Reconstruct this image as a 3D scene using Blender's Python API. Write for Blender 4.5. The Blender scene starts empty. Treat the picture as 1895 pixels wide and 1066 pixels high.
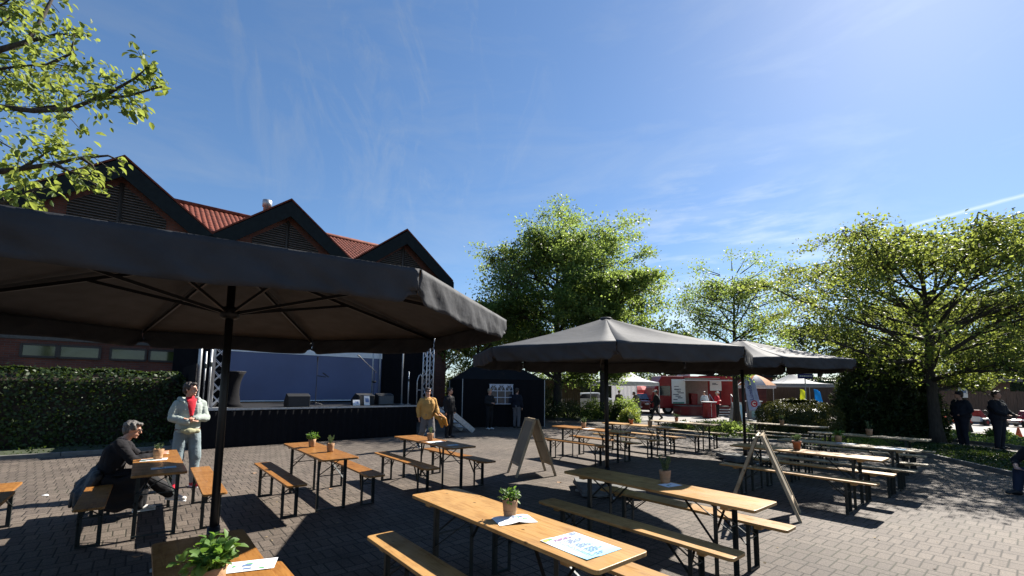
import bpy, math, random
import numpy as np
from mathutils import Vector, Matrix, Euler, noise as mnoise
R = math.radians
random.seed(7)
for b in (bpy.data.objects, bpy.data.meshes, bpy.data.materials):
    for x in list(b): b.remove(x)
scene = bpy.context.scene
COL = scene.collection
# ------------------------------------------------------------------ camera
F_PX, CY, CAM_H, W_PX = 820.05, 635.5, 1.765, 1895.0
PITCH, ROLL = R(5.7637), R(0.6471)
cp, sp, cr, sr = math.cos(PITCH), math.sin(PITCH), math.cos(ROLL), math.sin(ROLL)
FW = Vector((0, cp, sp)); _u = Vector((0, -sp, cp)); _r = Vector((1, 0, 0))
RT = _r * cr + _u * sr; UP = _u * cr - _r * sr
cam = bpy.data.cameras.new('camera'); camo = bpy.data.objects.new('camera', cam); COL.objects.link(camo)
camo.matrix_world = Matrix(((RT.x, UP.x, -FW.x, 0), (RT.y, UP.y, -FW.y, 0), (RT.z, UP.z, -FW.z, CAM_H), (0, 0, 0, 1)))
cam.sensor_width = 36; cam.sensor_fit = 'HORIZONTAL'; cam.lens = F_PX / W_PX * 36
cam.shift_y = (CY - 533) / W_PX; cam.clip_end = 3000; cam.clip_start = 0.05
scene.camera = camo
def ray(px, py): return FW + RT * ((px - W_PX / 2) / F_PX) + UP * ((CY - py) / F_PX)
def G(px, py, z=0.0):                      # where a measured point lies at height z
    d = ray(px, py); t = (z - CAM_H) / d.z; return Vector((d.x * t, d.y * t, z))
def P(px, py, Y):                          # where it lies Y metres ahead
    d = ray(px, py); t = Y / d.y; return Vector((d.x * t, Y, CAM_H + d.z * t))
# grid directions of the square: tables run along A, the stage and the brick house along N2
TH = -0.88
A = Vector((math.cos(TH), math.sin(TH), 0)); N = Vector((-A.y, A.x, 0))
NS = Vector((0.766, 0.643, 0)); MS = Vector((-0.643, 0.766, 0))
def W(s, m, z): v = NS * s + MS * m; return Vector((v.x, v.y, z))
def on_m(px, py, m):
    d = ray(px, py); t = m / (d.x * MS.x + d.y * MS.y); p = Vector((d.x * t, d.y * t, CAM_H + d.z * t))
    return (p.x * NS.x + p.y * NS.y), p.z
# ------------------------------------------------------------------ objects
def tag(o, label=None, cat=None, group=None, kind=None):
    for k, v in (('label', label), ('category', cat), ('group', group), ('kind', kind)):
        if v: o[k] = v
    return o
def thing(name, label, cat, loc=(0, 0, 0), rz=0.0, group=None, parent=None):
    o = bpy.data.objects.new(name, None); o.empty_display_size = 0.1; COL.objects.link(o)
    o.location = loc; o.rotation_euler = (0, 0, rz)
    return tag(o, label, cat, group)
def copy_tree(o, parent=None):
    c = o.copy(); COL.objects.link(c); c.parent = parent
    if parent is not None: c.matrix_parent_inverse = o.matrix_parent_inverse.copy()
    for ch in list(o.children): copy_tree(ch, c)
    return c
class MB:
    def __init__(s): s.v = []; s.f = []; s.m = []
    def add(s, vs, fs, mi=0):
        k = len(s.v); s.v += [tuple(x) for x in vs]; s.f += [tuple(i + k for i in f) for f in fs]; s.m += [mi] * len(fs); return s
    def box(s, c, d, rot=None, mi=0):
        x, y, z = d[0] / 2, d[1] / 2, d[2] / 2; c = Vector(c)
        vs = [Vector(q) for q in ((-x,-y,-z),(x,-y,-z),(x,y,-z),(-x,y,-z),(-x,-y,z),(x,-y,z),(x,y,z),(-x,y,z))]
        if rot is not None:
            M = rot if isinstance(rot, Matrix) else Matrix.Rotation(rot, 3, 'Z'); vs = [M @ q for q in vs]
        return s.add([q + c for q in vs], [(0,3,2,1),(4,5,6,7),(0,1,5,4),(1,2,6,5),(2,3,7,6),(3,0,4,7)], mi)
    def bar(s, p0, p1, w, h, up=(0, 0, 1), mi=0):
        p0, p1 = Vector(p0), Vector(p1); d = p1 - p0; L = d.length; d.normalize(); up = Vector(up)
        if abs(d.dot(up)) > .98: up = Vector((1, 0, 0))
        x = d.cross(up).normalized(); y = x.cross(d)
        return s.box((p0 + p1) / 2, (w, L, h), Matrix((x, d, y)).transposed(), mi)
    def tube(s, pts, rs, n=8, mi=0, cap=True):
        pts = [Vector(p) for p in pts]
        if not hasattr(rs, '__len__'): rs = [rs] * len(pts)
        k = len(s.v); prev = None
        for i, p in enumerate(pts):
            d = (pts[min(i + 1, len(pts) - 1)] - pts[max(i - 1, 0)]).normalized()
            if prev is None: x = d.orthogonal().normalized()
            else: x = (prev - d * prev.dot(d)).normalized()
            prev = x; y = d.cross(x)
            for j in range(n):
                a = 2 * math.pi * j / n; s.v.append(tuple(p + (x * math.cos(a) + y * math.sin(a)) * rs[i]))
        for i in range(len(pts) - 1):
            for j in range(n):
                a, b = k + i * n + j, k + i * n + (j + 1) % n; s.f.append((a, b, b + n, a + n)); s.m.append(mi)
        if cap:
            s.f.append(tuple(k + j for j in reversed(range(n)))); s.f.append(tuple(k + (len(pts) - 1) * n + j for j in range(n))); s.m += [mi, mi]
        return s
    def lathe(s, prof, n=16, c=(0, 0, 0), mi=0, cap=True):
        k = len(s.v); c = Vector(c)
        for r, z in prof:
            for j in range(n):
                a = 2 * math.pi * j / n; s.v.append((c.x + r * math.cos(a), c.y + r * math.sin(a), c.z + z))
        for i in range(len(prof) - 1):
            for j in range(n):
                a, b = k + i * n + j, k + i * n + (j + 1) % n; s.f.append((a, b, b + n, a + n)); s.m.append(mi)
        if cap:
            s.f.append(tuple(k + j for j in reversed(range(n)))); s.f.append(tuple(k + (len(prof) - 1) * n + j for j in range(n))); s.m += [mi, mi]
        return s
    def prism(s, poly, off, mi=0):              # polygon (3-D points) pushed along off
        n = len(poly); poly = [Vector(p) for p in poly]; off = Vector(off)
        return s.add(poly + [p + off for p in poly], [tuple(reversed(range(n))), tuple(range(n, 2 * n))] + [(i, (i + 1) % n, n + (i + 1) % n, n + i) for i in range(n)], mi)
    def grid(s, fn, nu, nv, mi=0):
        k = len(s.v)
        for i in range(nu + 1):
            for j in range(nv + 1): s.v.append(tuple(fn(i / nu, j / nv)))
        for i in range(nu):
            for j in range(nv):
                a = k + i * (nv + 1) + j; s.f.append((a, a + nv + 1, a + nv + 2, a + 1)); s.m.append(mi)
        return s
    def ell(s, c, rx, ry, rz, n=12, rot=None, mi=0):
        k = len(s.v); c = Vector(c); h = n // 2
        for i in range(1, h):
            t = math.pi * i / h
            for j in range(n):
                a = 2 * math.pi * j / n; q = Vector((rx * math.sin(t) * math.cos(a), ry * math.sin(t) * math.sin(a), -rz * math.cos(t)))
                s.v.append(tuple(c + (rot @ q if rot is not None else q)))
        for z in (-rz, rz):
            q = Vector((0, 0, z)); s.v.append(tuple(c + (rot @ q if rot is not None else q)))
        b, t = k + (h - 1) * n, k + (h - 1) * n + 1
        for i in range(h - 2):
            for j in range(n):
                q, r_ = k + i * n + j, k + i * n + (j + 1) % n; s.f.append((q, r_, r_ + n, q + n)); s.m.append(mi)
        for j in range(n):
            s.f.append((b, k + (j + 1) % n, k + j)); s.f.append((t, k + (h - 2) * n + j, k + (h - 2) * n + (j + 1) % n)); s.m += [mi, mi]
        return s
    def build(s, name, mats, parent=None, smooth=False, bevel=0, solid=0, loc=None, rz=None):
        me = bpy.data.meshes.new(name); me.from_pydata(s.v, [], s.f)
        mats = mats if isinstance(mats, (list, tuple)) else [mats]
        for m in mats: me.materials.append(m)
        if len(mats) > 1: me.polygons.foreach_set('material_index', s.m)
        if smooth: me.polygons.foreach_set('use_smooth', [True] * len(me.polygons))
        me.update()
        o = bpy.data.objects.new(name, me); COL.objects.link(o)
        if parent is not None: o.parent = parent
        if loc is not None: o.location = loc
        if rz is not None: o.rotation_euler = (0, 0, rz)
        if solid:
            q = o.modifiers.new('thickness', 'SOLIDIFY'); q.thickness = solid; q.offset = 0
        if bevel:
            q = o.modifiers.new('bevel', 'BEVEL'); q.width = bevel; q.segments = 2; q.limit_method = 'ANGLE'; q.angle_limit = R(40)
        return o
# ------------------------------------------------------------------ materials
def nt(name):
    m = bpy.data.materials.new(name); m.use_nodes = True; t = m.node_tree
    return m, t, t.nodes['Principled BSDF']
def nd(t, typ, **kw):
    n = t.nodes.new(typ)
    for k, v in kw.items():
        if k.startswith('i_'):
            key = k[2:]; n.inputs[int(key) if key.isdigit() else key].default_value = v
        else: setattr(n, k, v)
    return n
def lk(t, a, b): t.links.new(a, b)
def mth(t, op, a, b=None, c=None):
    n = t.nodes.new('ShaderNodeMath'); n.operation = op
    for i, x in enumerate((a, b, c)):
        if x is None: continue
        if isinstance(x, (int, float)): n.inputs[i].default_value = x
        else: t.links.new(x, n.inputs[i])
    return n.outputs[0]
def ramp(t, fac, stops):
    n = t.nodes.new('ShaderNodeValToRGB'); e = n.color_ramp.elements
    while len(e) < len(stops): e.new(0.5)
    for q, (p, c) in zip(e, stops): q.position = p; q.color = (*c, 1) if len(c) == 3 else c
    t.links.new(fac, n.inputs[0]); return n.outputs[0]
def mixc(t, fac, a, b, mode='MIX'):
    n = t.nodes.new('ShaderNodeMix'); n.data_type = 'RGBA'; n.blend_type = mode
    for idx, x in ((0, fac), (6, a), (7, b)):
        if isinstance(x, (int, float)): n.inputs[idx].default_value = x
        elif isinstance(x, (tuple, list)): n.inputs[idx].default_value = (*x, 1) if len(x) == 3 else x
        else: t.links.new(x, n.inputs[idx])
    return n.outputs[2]
def mat(name, col, rough=.6, metal=0, var=.25, scale=8, bump=0, bscale=40, spec=.5, coat=0, stretch=None, sheen=0):
    m, t, b = nt(name)
    tc = nd(t, 'ShaderNodeTexCoord'); src = tc.outputs['Object']
    if stretch:
        mp = nd(t, 'ShaderNodeMapping'); mp.inputs['Scale'].default_value = stretch; lk(t, src, mp.inputs[0]); src = mp.outputs[0]
    n = nd(t, 'ShaderNodeTexNoise', i_Scale=scale, i_Detail=5.0); lk(t, src, n.inputs['Vector'])
    lo = tuple(c * (1 - var) for c in col); hi = tuple(min(1, c * (1 + var)) for c in col)
    lk(t, ramp(t, n.outputs[0], [(.3, lo), (.7, hi)]), b.inputs['Base Color'])
    b.inputs['Roughness'].default_value = rough; b.inputs['Metallic'].default_value = metal
    b.inputs['Specular IOR Level'].default_value = spec; b.inputs['Coat Weight'].default_value = coat
    if sheen: b.inputs['Sheen Weight'].default_value = sheen
    if bump:
        n2 = nd(t, 'ShaderNodeTexNoise', i_Scale=bscale, i_Detail=4.0); lk(t, src, n2.inputs['Vector'])
        bp = nd(t, 'ShaderNodeBump', i_Strength=min(1, bump), i_Distance=.01); lk(t, n2.outputs[0], bp.inputs['Height']); lk(t, bp.outputs[0], b.inputs['Normal'])
    return m
def wood(name, c1, c2, rough=.38, coat=.25, ax=(1, 12, 12)):
    m, t, b = nt(name)
    tc = nd(t, 'ShaderNodeTexCoord'); oi = nd(t, 'ShaderNodeObjectInfo')
    off = nd(t, 'ShaderNodeVectorMath', operation='ADD'); lk(t, tc.outputs['Object'], off.inputs[0])
    sc = nd(t, 'ShaderNodeVectorMath', operation='SCALE'); sc.inputs[0].default_value = (7, 3, 5); lk(t, oi.outputs['Random'], sc.inputs['Scale']); lk(t, sc.outputs[0], off.inputs[1])
    mp = nd(t, 'ShaderNodeMapping'); mp.inputs['Scale'].default_value = ax; lk(t, off.outputs[0], mp.inputs[0])
    n = nd(t, 'ShaderNodeTexNoise', i_Scale=3.2, i_Detail=7.0, i_Distortion=1.2); lk(t, mp.outputs[0], n.inputs['Vector'])
    c = ramp(t, n.outputs[0], [(.3, c2), (.5, c1), (.72, tuple(min(1, q * 1.12) for q in c1))])
    n3 = nd(t, 'ShaderNodeTexNoise', i_Scale=2.3, i_Detail=3.0); lk(t, off.outputs[0], n3.inputs['Vector'])
    c = mixc(t, mth(t, 'MULTIPLY', n3.outputs[0], .45), c, c2)
    # knots
    mp2 = nd(t, 'ShaderNodeMapping'); mp2.inputs['Scale'].default_value = (5, 9, 5); lk(t, off.outputs[0], mp2.inputs[0])
    vo = nd(t, 'ShaderNodeTexVoronoi', i_Scale=1.0); lk(t, mp2.outputs[0], vo.inputs['Vector'])
    k = ramp(t, vo.outputs['Distance'], [(.06, (1, 1, 1)), (.12, (0, 0, 0))])
    c = mixc(t, mth(t, 'MULTIPLY', k, .85), c, tuple(q * .22 for q in c2))
    # glued boards
    sx = nd(t, 'ShaderNodeSeparateXYZ'); lk(t, tc.outputs['Object'], sx.inputs[0])
    st = mth(t, 'FRACT', mth(t, 'MULTIPLY', sx.outputs[1], 8.0)); wv = mth(t, 'SNAP', mth(t, 'MULTIPLY', sx.outputs[1], 8.0), 1.0)
    wn = nd(t, 'ShaderNodeTexWhiteNoise', noise_dimensions='1D'); lk(t, mth(t, 'ADD', wv, mth(t, 'MULTIPLY', oi.outputs['Random'], 40)), wn.inputs['W'])
    c = mixc(t, 1.0, c, ramp(t, wn.outputs['Value'], [(0, (.84, .82, .8)), (1, (1.0, 1.0, 1.0))]), 'MULTIPLY')
    c = mixc(t, 1.0, c, ramp(t, oi.outputs['Random'], [(0, (.82, .8, .76)), (1, (1.0, 1.0, 1.0))]), 'MULTIPLY')
    wr = nd(t, 'ShaderNodeTexNoise', i_Scale=5.5, i_Detail=6.0, i_Roughness=.7); lk(t, off.outputs[0], wr.inputs['Vector'])
    c = mixc(t, 1.0, c, ramp(t, wr.outputs[0], [(.3, (.72, .68, .64)), (.5, (1, 1, 1)), (.7, (1.08, 1.06, 1.04))]), 'MULTIPLY')
    lk(t, c, b.inputs['Base Color']); lk(t, ramp(t, wr.outputs[0], [(.3, (rough + .2,) * 3), (.65, (rough - .06,) * 3)]), b.inputs['Roughness']); b.inputs['Coat Weight'].default_value = coat; b.inputs['Coat Roughness'].default_value = .25; b.inputs['Specular IOR Level'].default_value = .25
    bp = nd(t, 'ShaderNodeBump', i_Strength=.25, i_Distance=.004); lk(t, n.outputs[0], bp.inputs['Height']); lk(t, bp.outputs[0], b.inputs['Normal'])
    return m
def leafm(name, c1, c2, tr, trans=.5):
    m, t, b = nt(name)
    g = nd(t, 'ShaderNodeNewGeometry'); tc = nd(t, 'ShaderNodeTexCoord')
    n = nd(t, 'ShaderNodeTexNoise', i_Scale=.8, i_Detail=3.0); lk(t, tc.outputs['Object'], n.inputs['Vector'])
    f = mth(t, 'MULTIPLY_ADD', n.outputs[0], .9, mth(t, 'MULTIPLY_ADD', g.outputs['Random Per Island'], .6, -.25))
    lk(t, ramp(t, f, [(.15, c1), (.85, c2)]), b.inputs['Base Color']); b.inputs['Roughness'].default_value = .5; b.inputs['Specular IOR Level'].default_value = .35
    tl = nd(t, 'ShaderNodeBsdfTranslucent'); lk(t, ramp(t, f, [(.15, tuple(q * .55 for q in tr)), (.85, tr)]), tl.inputs[0])
    mx = nd(t, 'ShaderNodeMixShader', i_0=trans); lk(t, b.outputs[0], mx.inputs[1]); lk(t, tl.outputs[0], mx.inputs[2])
    lk(t, mx.outputs[0], t.nodes['Material Output'].inputs[0]); return m
def cloth(name, col, trans=0, rough=.8, bump=.5, bs=18, tcol=None):
    m = mat(name, col, rough, var=.18, scale=5, bump=bump, bscale=bs, spec=.25)
    if trans:
        t = m.node_tree; b = t.nodes['Principled BSDF']; tl = nd(t, 'ShaderNodeBsdfTranslucent'); tl.inputs[0].default_value = (*(tcol or col), 1)
        mx = nd(t, 'ShaderNodeMixShader', i_0=trans); lk(t, b.outputs[0], mx.inputs[1]); lk(t, tl.outputs[0], mx.inputs[2]); lk(t, mx.outputs[0], t.nodes['Material Output'].inputs[0])
    return m
M = {}
M['pine'] = wood('pine', (.5, .3, .115), (.34, .175, .055), .42, .05)
M['pine_red'] = wood('varnished_pine', (.38, .18, .05), (.25, .1, .024), .34, .2)
M['pine_grey'] = wood('weathered_pine', (.42, .33, .2), (.28, .2, .11), .5, .02)
M['steel'] = mat('dark_green_steel', (.012, .017, .016), .45, .2, .3, 20, .2, 60)
M['galv'] = mat('galvanised_steel', (.4, .41, .42), .45, .5, .2, 15, .15, 50)
M['alu'] = mat('aluminium', (.5, .51, .53), .38, .7, .15, 12, .1, 60)
M['rust'] = mat('rust_red_primer', (.2, .045, .02), .6)
M['canopy'] = cloth('grey_parasol_cloth', (.06, .062, .066), .065, .75, .35, 9, (.07, .045, .037))
M['valance'] = cloth('dark_valance_cloth', (.034, .036, .041), .05, .75, 1, 9, (.05, .038, .03))
M['valance_flare_haze'] = cloth('valance_cloth_with_flare_haze', (.055, .056, .058), .2, .75, .9, 9, (.11, .085, .07))  # same valance cloth, lens flare haze put into its lighter colour and translucency
M['canopy_pale'] = cloth('faded_grey_parasol_cloth', (.12, .122, .126), .2, .75, .3, 9, (.1, .075, .06))
M['pole'] = mat('black_pole_paint', (.006, .006, .007), .45, .2, .2)
M['slab'] = mat('concrete_slab', (.1, .1, .097), .85, var=.2, scale=12, bump=.4, bscale=80)
M['blackcloth'] = cloth('black_cloth', (.0035, .0035, .005), 0, .95, .6, 7)
M['black'] = mat('matt_black', (.008, .008, .009), .55, var=.3)
M['white'] = mat('white_paint', (.75, .75, .74), .5, var=.06)
M['paper'] = mat('white_paper', (.78, .79, .8), .55, var=.04, scale=20)
M['kraft'] = mat('brown_kraft_paper', (.36, .2, .1), .8, var=.25, scale=14, bump=.7, bscale=22)
M['terra'] = mat('terracotta', (.3, .115, .06), .8, var=.2, scale=14, bump=.2)
M['soil'] = mat('dark_soil', (.035, .025, .017), .95, var=.5, scale=25, bump=.9, bscale=60)
M['string'] = mat('jute_string', (.2, .12, .06), .9)
M['wood_sign'] = wood('pale_sign_wood', (.44, .36, .25), (.32, .24, .15), .6, 0, (12, 12, 1.2))
M['oak'] = leafm('oak_leaf', (.04, .078, .016), (.105, .155, .035), (.38, .45, .08), .5)
M['maple'] = leafm('tree_leaf', (.035, .07, .018), (.085, .14, .036), (.36, .48, .1), .52)
M['dark_leaf'] = leafm('dark_leaf', (.018, .034, .012), (.05, .075, .022), (.09, .12, .03), .3)
M['hedge'] = leafm('hedge_leaf', (.009, .02, .005), (.034, .062, .012), (.13, .2, .025), .2)
M['box'] = leafm('clipped_hedge_leaf', (.025, .035, .008), (.08, .085, .018), (.13, .13, .02), .3)
M['herb'] = leafm('herb_leaf', (.05, .12, .022), (.13, .22, .06), (.22, .4, .05), .4)
M['rosemary'] = leafm('rosemary_leaf', (.06, .1, .05), (.14, .2, .1), (.16, .24, .08), .3)
M['bark'] = mat('bark', (.035, .028, .021), .9, var=.5, scale=9, bump=1, bscale=22, stretch=(3, 3, .6))
M['skin'] = mat('skin', (.46, .24, .165), .5, var=.08, scale=20)
M['skin_dark'] = mat('tanned_skin', (.3, .15, .095), .5, var=.08, scale=20)
# ------------------------------------------------------------------ light and sky
SUN_AZ, SUN_EL = R(46.0), R(39.4)          # clockwise from straight ahead
sun_dir = Vector((math.sin(SUN_AZ) * math.cos(SUN_EL), math.cos(SUN_AZ) * math.cos(SUN_EL), math.sin(SUN_EL)))
sl = bpy.data.lights.new('sun', 'SUN'); sl.energy = 5.0; sl.angle = R(.53); sl.color = (1, .94, .85)
so = bpy.data.objects.new('sun', sl); COL.objects.link(so); so.rotation_euler = (-sun_dir).to_track_quat('-Z', 'Y').to_euler(); so.location = sun_dir * 60
w = bpy.data.worlds.new('World'); scene.world = w; w.use_nodes = True; t = w.node_tree; bg = t.nodes['Background']
sky = nd(t, 'ShaderNodeTexSky', sky_type='NISHITA', sun_disc=False, sun_elevation=SUN_EL, sun_rotation=SUN_AZ, air_density=1.0, dust_density=.25, ozone_density=3.0, altitude=100)
tc = nd(t, 'ShaderNodeTexCoord')
mp = nd(t, 'ShaderNodeMapping'); mp.inputs['Scale'].default_value = (1.2, 1.2, 4.5); mp.inputs['Rotation'].default_value = (.25, .1, .5); lk(t, tc.outputs['Generated'], mp.inputs[0])
n1 = nd(t, 'ShaderNodeTexNoise', i_Scale=2.3, i_Detail=9.0, i_Roughness=.62, i_Distortion=.5); lk(t, mp.outputs[0], n1.inputs['Vector'])
streak = ramp(t, n1.outputs[0], [(.48, (0, 0, 0)), (.9, (.3, .3, .3))])
mp2 = nd(t, 'ShaderNodeMapping'); mp2.inputs['Scale'].default_value = (9, 3, 3.2); mp2.inputs['Rotation'].default_value = (0, .3, .15); lk(t, tc.outputs['Generated'], mp2.inputs[0])
n2 = nd(t, 'ShaderNodeTexNoise', i_Scale=1.5, i_Detail=10.0, i_Roughness=.66, i_Distortion=.8); lk(t, mp2.outputs[0], n2.inputs['Vector'])
def glow(d, w0, w1):
    v = nd(t, 'ShaderNodeVectorMath', operation='DOT_PRODUCT'); lk(t, tc.outputs['Generated'], v.inputs[0]); v.inputs[1].default_value = tuple(Vector(d).normalized())
    return ramp(t, v.outputs['Value'], [(w0, (0, 0, 0)), (w1, (1, 1, 1))])
wisp = mth(t, 'MULTIPLY', ramp(t, n2.outputs[0], [(.53, (0, 0, 0)), (.85, (.4, .4, .4))]), glow(ray(700, 110), .93, .99))
# a bank of thin cloud low on the right and one contrail
sx = nd(t, 'ShaderNodeSeparateXYZ'); lk(t, tc.outputs['Generated'], sx.inputs[0])
mp3 = nd(t, 'ShaderNodeMapping'); mp3.inputs['Scale'].default_value = (3, 3, 16); lk(t, tc.outputs['Generated'], mp3.inputs[0])
n3 = nd(t, 'ShaderNodeTexNoise', i_Scale=2.0, i_Detail=8.0, i_Roughness=.6); lk(t, mp3.outputs[0], n3.inputs['Vector'])
bank = mth(t, 'MULTIPLY', ramp(t, n3.outputs[0], [(.47, (0, 0, 0)), (.75, (.6, .6, .6))]), glow(ray(1340, 500), .965, .995))
d1, d2 = ray(1615, 437).normalized(), ray(1900, 360).normalized(); pn = d1.cross(d2).normalized()
v = nd(t, 'ShaderNodeVectorMath', operation='DOT_PRODUCT'); lk(t, tc.outputs['Generated'], v.inputs[0]); v.inputs[1].default_value = tuple(pn)
nz = nd(t, 'ShaderNodeTexNoise', i_Scale=30.0, i_Detail=4.0); lk(t, tc.outputs['Generated'], nz.inputs['Vector'])
dd = mth(t, 'ABSOLUTE', mth(t, 'ADD', v.outputs['Value'], mth(t, 'MULTIPLY_ADD', nz.outputs[0], .004, -.002)))
trail = mth(t, 'MULTIPLY', ramp(t, dd, [(.0003, (.55, .55, .55)), (.0026, (0, 0, 0))]), glow((d1 * .35 + d2), .978, .992))
fac = mth(t, 'MINIMUM', mth(t, 'ADD', mth(t, 'ADD', streak, wisp), mth(t, 'ADD', bank, trail)), .85)
hsv = nd(t, 'ShaderNodeHueSaturation', i_Saturation=1.13, i_Value=1.05); lk(t, sky.outputs[0], hsv.inputs['Color'])
g0 = mixc(t, 1.0, hsv.outputs[0], (.92, .98, 1.06), 'MULTIPLY')
gm = nd(t, 'ShaderNodeGamma', i_Gamma=.8); lk(t, g0, gm.inputs[0])
gain = mixc(t, 1.0, gm.outputs[0], (1.27, 1.34, 1.43), 'MULTIPLY')
bw = nd(t, 'ShaderNodeRGBToBW'); lk(t, gain, bw.inputs[0])
cl = nd(t, 'ShaderNodeCombineColor')
for i, q in enumerate((1.55, 1.75, 1.95)): lk(t, mth(t, 'MULTIPLY', bw.outputs[0], q), cl.inputs[i])
lk(t, mixc(t, fac, gain, cl.outputs[0]), bg.inputs['Color']); bg.inputs['Strength'].default_value = .05
vs = scene.view_settings; vs.view_transform = 'Standard'; vs.look = 'None'; vs.gamma = 1; vs.exposure = 1.4; vs.use_curve_mapping = False
scene.cycles.max_bounces = 6; scene.cycles.transparent_max_bounces = 6; scene.cycles.use_denoising = True
# ------------------------------------------------------------------ ground
def paver_mat():
    m, t, b = nt('grey_concrete_pavers')
    g = nd(t, 'ShaderNodeNewGeometry')
    def dot(v):
        n = nd(t, 'ShaderNodeVectorMath', operation='DOT_PRODUCT'); lk(t, g.outputs['Position'], n.inputs[0]); n.inputs[1].default_value = tuple(v); return n.outputs['Value']
    wob = nd(t, 'ShaderNodeTexNoise', i_Scale=1.1, i_Detail=2.0); lk(t, g.outputs['Position'], wob.inputs['Vector'])
    u = mth(t, 'ADD', dot(A), mth(t, 'MULTIPLY', wob.outputs[0], .02)); vv = mth(t, 'ADD', dot(N), mth(t, 'MULTIPLY', wob.outputs[0], .025))
    left = mth(t, 'LESS_THAN', vv, 4.55)
    u, vv = mth(t, 'ADD', mth(t, 'MULTIPLY', left, mth(t, 'SUBTRACT', vv, u)), u), mth(t, 'ADD', mth(t, 'MULTIPLY', left, mth(t, 'SUBTRACT', u, vv)), vv)
    PER, T1 = .365, .24
    row = mth(t, 'FLOOR', mth(t, 'DIVIDE', vv, PER)); vl = mth(t, 'SUBTRACT', vv, mth(t, 'MULTIPLY', row, PER))
    tall = mth(t, 'LESS_THAN', vl, T1)
    wd = mth(t, 'ADD', .24, mth(t, 'MULTIPLY', tall, -.12))
    off = mth(t, 'MULTIPLY', row, .071)
    cu = mth(t, 'DIVIDE', mth(t, 'ADD', u, off), wd); ci = mth(t, 'FLOOR', cu); ul = mth(t, 'MULTIPLY', mth(t, 'FRACT', cu), wd)
    eu = mth(t, 'MINIMUM', ul, mth(t, 'SUBTRACT', wd, ul))
    vt = mth(t, 'MINIMUM', vl, mth(t, 'ABSOLUTE', mth(t, 'SUBTRACT', T1, vl))); ev = mth(t, 'MINIMUM', vt, mth(t, 'SUBTRACT', PER, vl))
    e = mth(t, 'MINIMUM', eu, ev)
    cell = nd(t, 'ShaderNodeCombineXYZ'); lk(t, ci, cell.inputs[0]); lk(t, row, cell.inputs[1]); lk(t, tall, cell.inputs[2])
    wn = nd(t, 'ShaderNodeTexWhiteNoise', noise_dimensions='3D'); lk(t, cell.outputs[0], wn.inputs['Vector'])
    big = nd(t, 'ShaderNodeTexNoise', i_Scale=.35, i_Detail=6.0); lk(t, g.outputs['Position'], big.inputs['Vector'])
    fine = nd(t, 'ShaderNodeTexNoise', i_Scale=62.0, i_Detail=5.0, i_Roughness=.75); lk(t, g.outputs['Position'], fine.inputs['Vector'])
    c = ramp(t, wn.outputs['Value'], [(0, (.097, .079, .066)), (.5, (.114, .093, .077)), (1, (.136, .112, .093))])
    c = mixc(t, 1.0, c, ramp(t, big.outputs[0], [(.28, (.66, .66, .67)), (.5, (.98, .97, .96)), (.72, (1.16, 1.13, 1.1))]), 'MULTIPLY')
    med = nd(t, 'ShaderNodeTexNoise', i_Scale=1.9, i_Detail=7.0, i_Roughness=.7, i_Distortion=.6); lk(t, g.outputs['Position'], med.inputs['Vector'])
    c = mixc(t, 1.0, c, ramp(t, med.outputs[0], [(.3, (.7, .68, .66)), (.46, (1, 1, 1)), (.62, (1, .99, .97)), (.75, (1.22, 1.19, 1.13))]), 'MULTIPLY')
    c = mixc(t, 1.0, c, ramp(t, fine.outputs[0], [(.32, (.38, .37, .36)), (.5, (.92, .92, .92)), (.6, (1.25, 1.25, 1.24)), (.7, (2.3, 2.3, 2.25))]), 'MULTIPLY')
    joint = ramp(t, e, [(.0035, (1, 1, 1)), (.0092, (0, 0, 0))])
    moss = nd(t, 'ShaderNodeTexNoise', i_Scale=.9, i_Detail=4.0); lk(t, g.outputs['Position'], moss.inputs['Vector'])
    jc = ramp(t, moss.outputs[0], [(.45, (.022, .018, .015)), (.7, (.026, .028, .014))])
    lk(t, mixc(t, joint, c, jc), b.inputs['Base Color']); b.inputs['Roughness'].default_value = .8; b.inputs['Specular IOR Level'].default_value = .27
    hgt = mth(t, 'ADD', mth(t, 'MULTIPLY', ramp(t, e, [(.0, (0, 0, 0)), (.012, (1, 1, 1))]), 1.0), mth(t, 'MULTIPLY', fine.outputs[0], .5))
    bp = nd(t, 'ShaderNodeBump', i_Strength=.6, i_Distance=.006); lk(t, hgt, bp.inputs['Height']); lk(t, bp.outputs[0], b.inputs['Normal'])
    return m
M['paver'] = paver_mat()
g_ = MB(); S_ = 700; g_.add([(-S_, -60, 0), (S_, -60, 0), (S_, 900, 0), (-S_, 900, 0)], [(0, 1, 2, 3)])
tag(g_.build('ground', M['paver']), kind='structure')
def sheet(name, pts, z, m, kind='structure'):
    q = MB(); q.add([(p.x, p.y, z) for p in pts], [tuple(range(len(pts)))]); o = q.build(name, m); tag(o, kind=kind); return o
M['plain_pave'] = mat('pale_paving', (.2, .185, .17), .85, var=.18, scale=.8, bump=.5, bscale=60)
M['asphalt'] = mat('asphalt', (.07, .07, .07), .9, var=.25, scale=3, bump=.5, bscale=90)
M['kerb'] = mat('kerb_stone', (.13, .125, .115), .85, var=.25, scale=6, bump=.4)
M['grassbase'] = mat('turf_soil', (.03, .04, .016), .95, var=.5, scale=8, bump=.8, bscale=40)
sheet('path', [G(1150, 781), G(1420, 786), G(1420, 757), G(1130, 756)], .004, M['plain_pave'])
sheet('road', [G(1715, 813), Vector((40, 20, 0)), Vector((70, 55, 0)), Vector((26, 55, 0)), G(1640, 770), G(1700, 800)], .004, M['plain_pave'])
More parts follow.
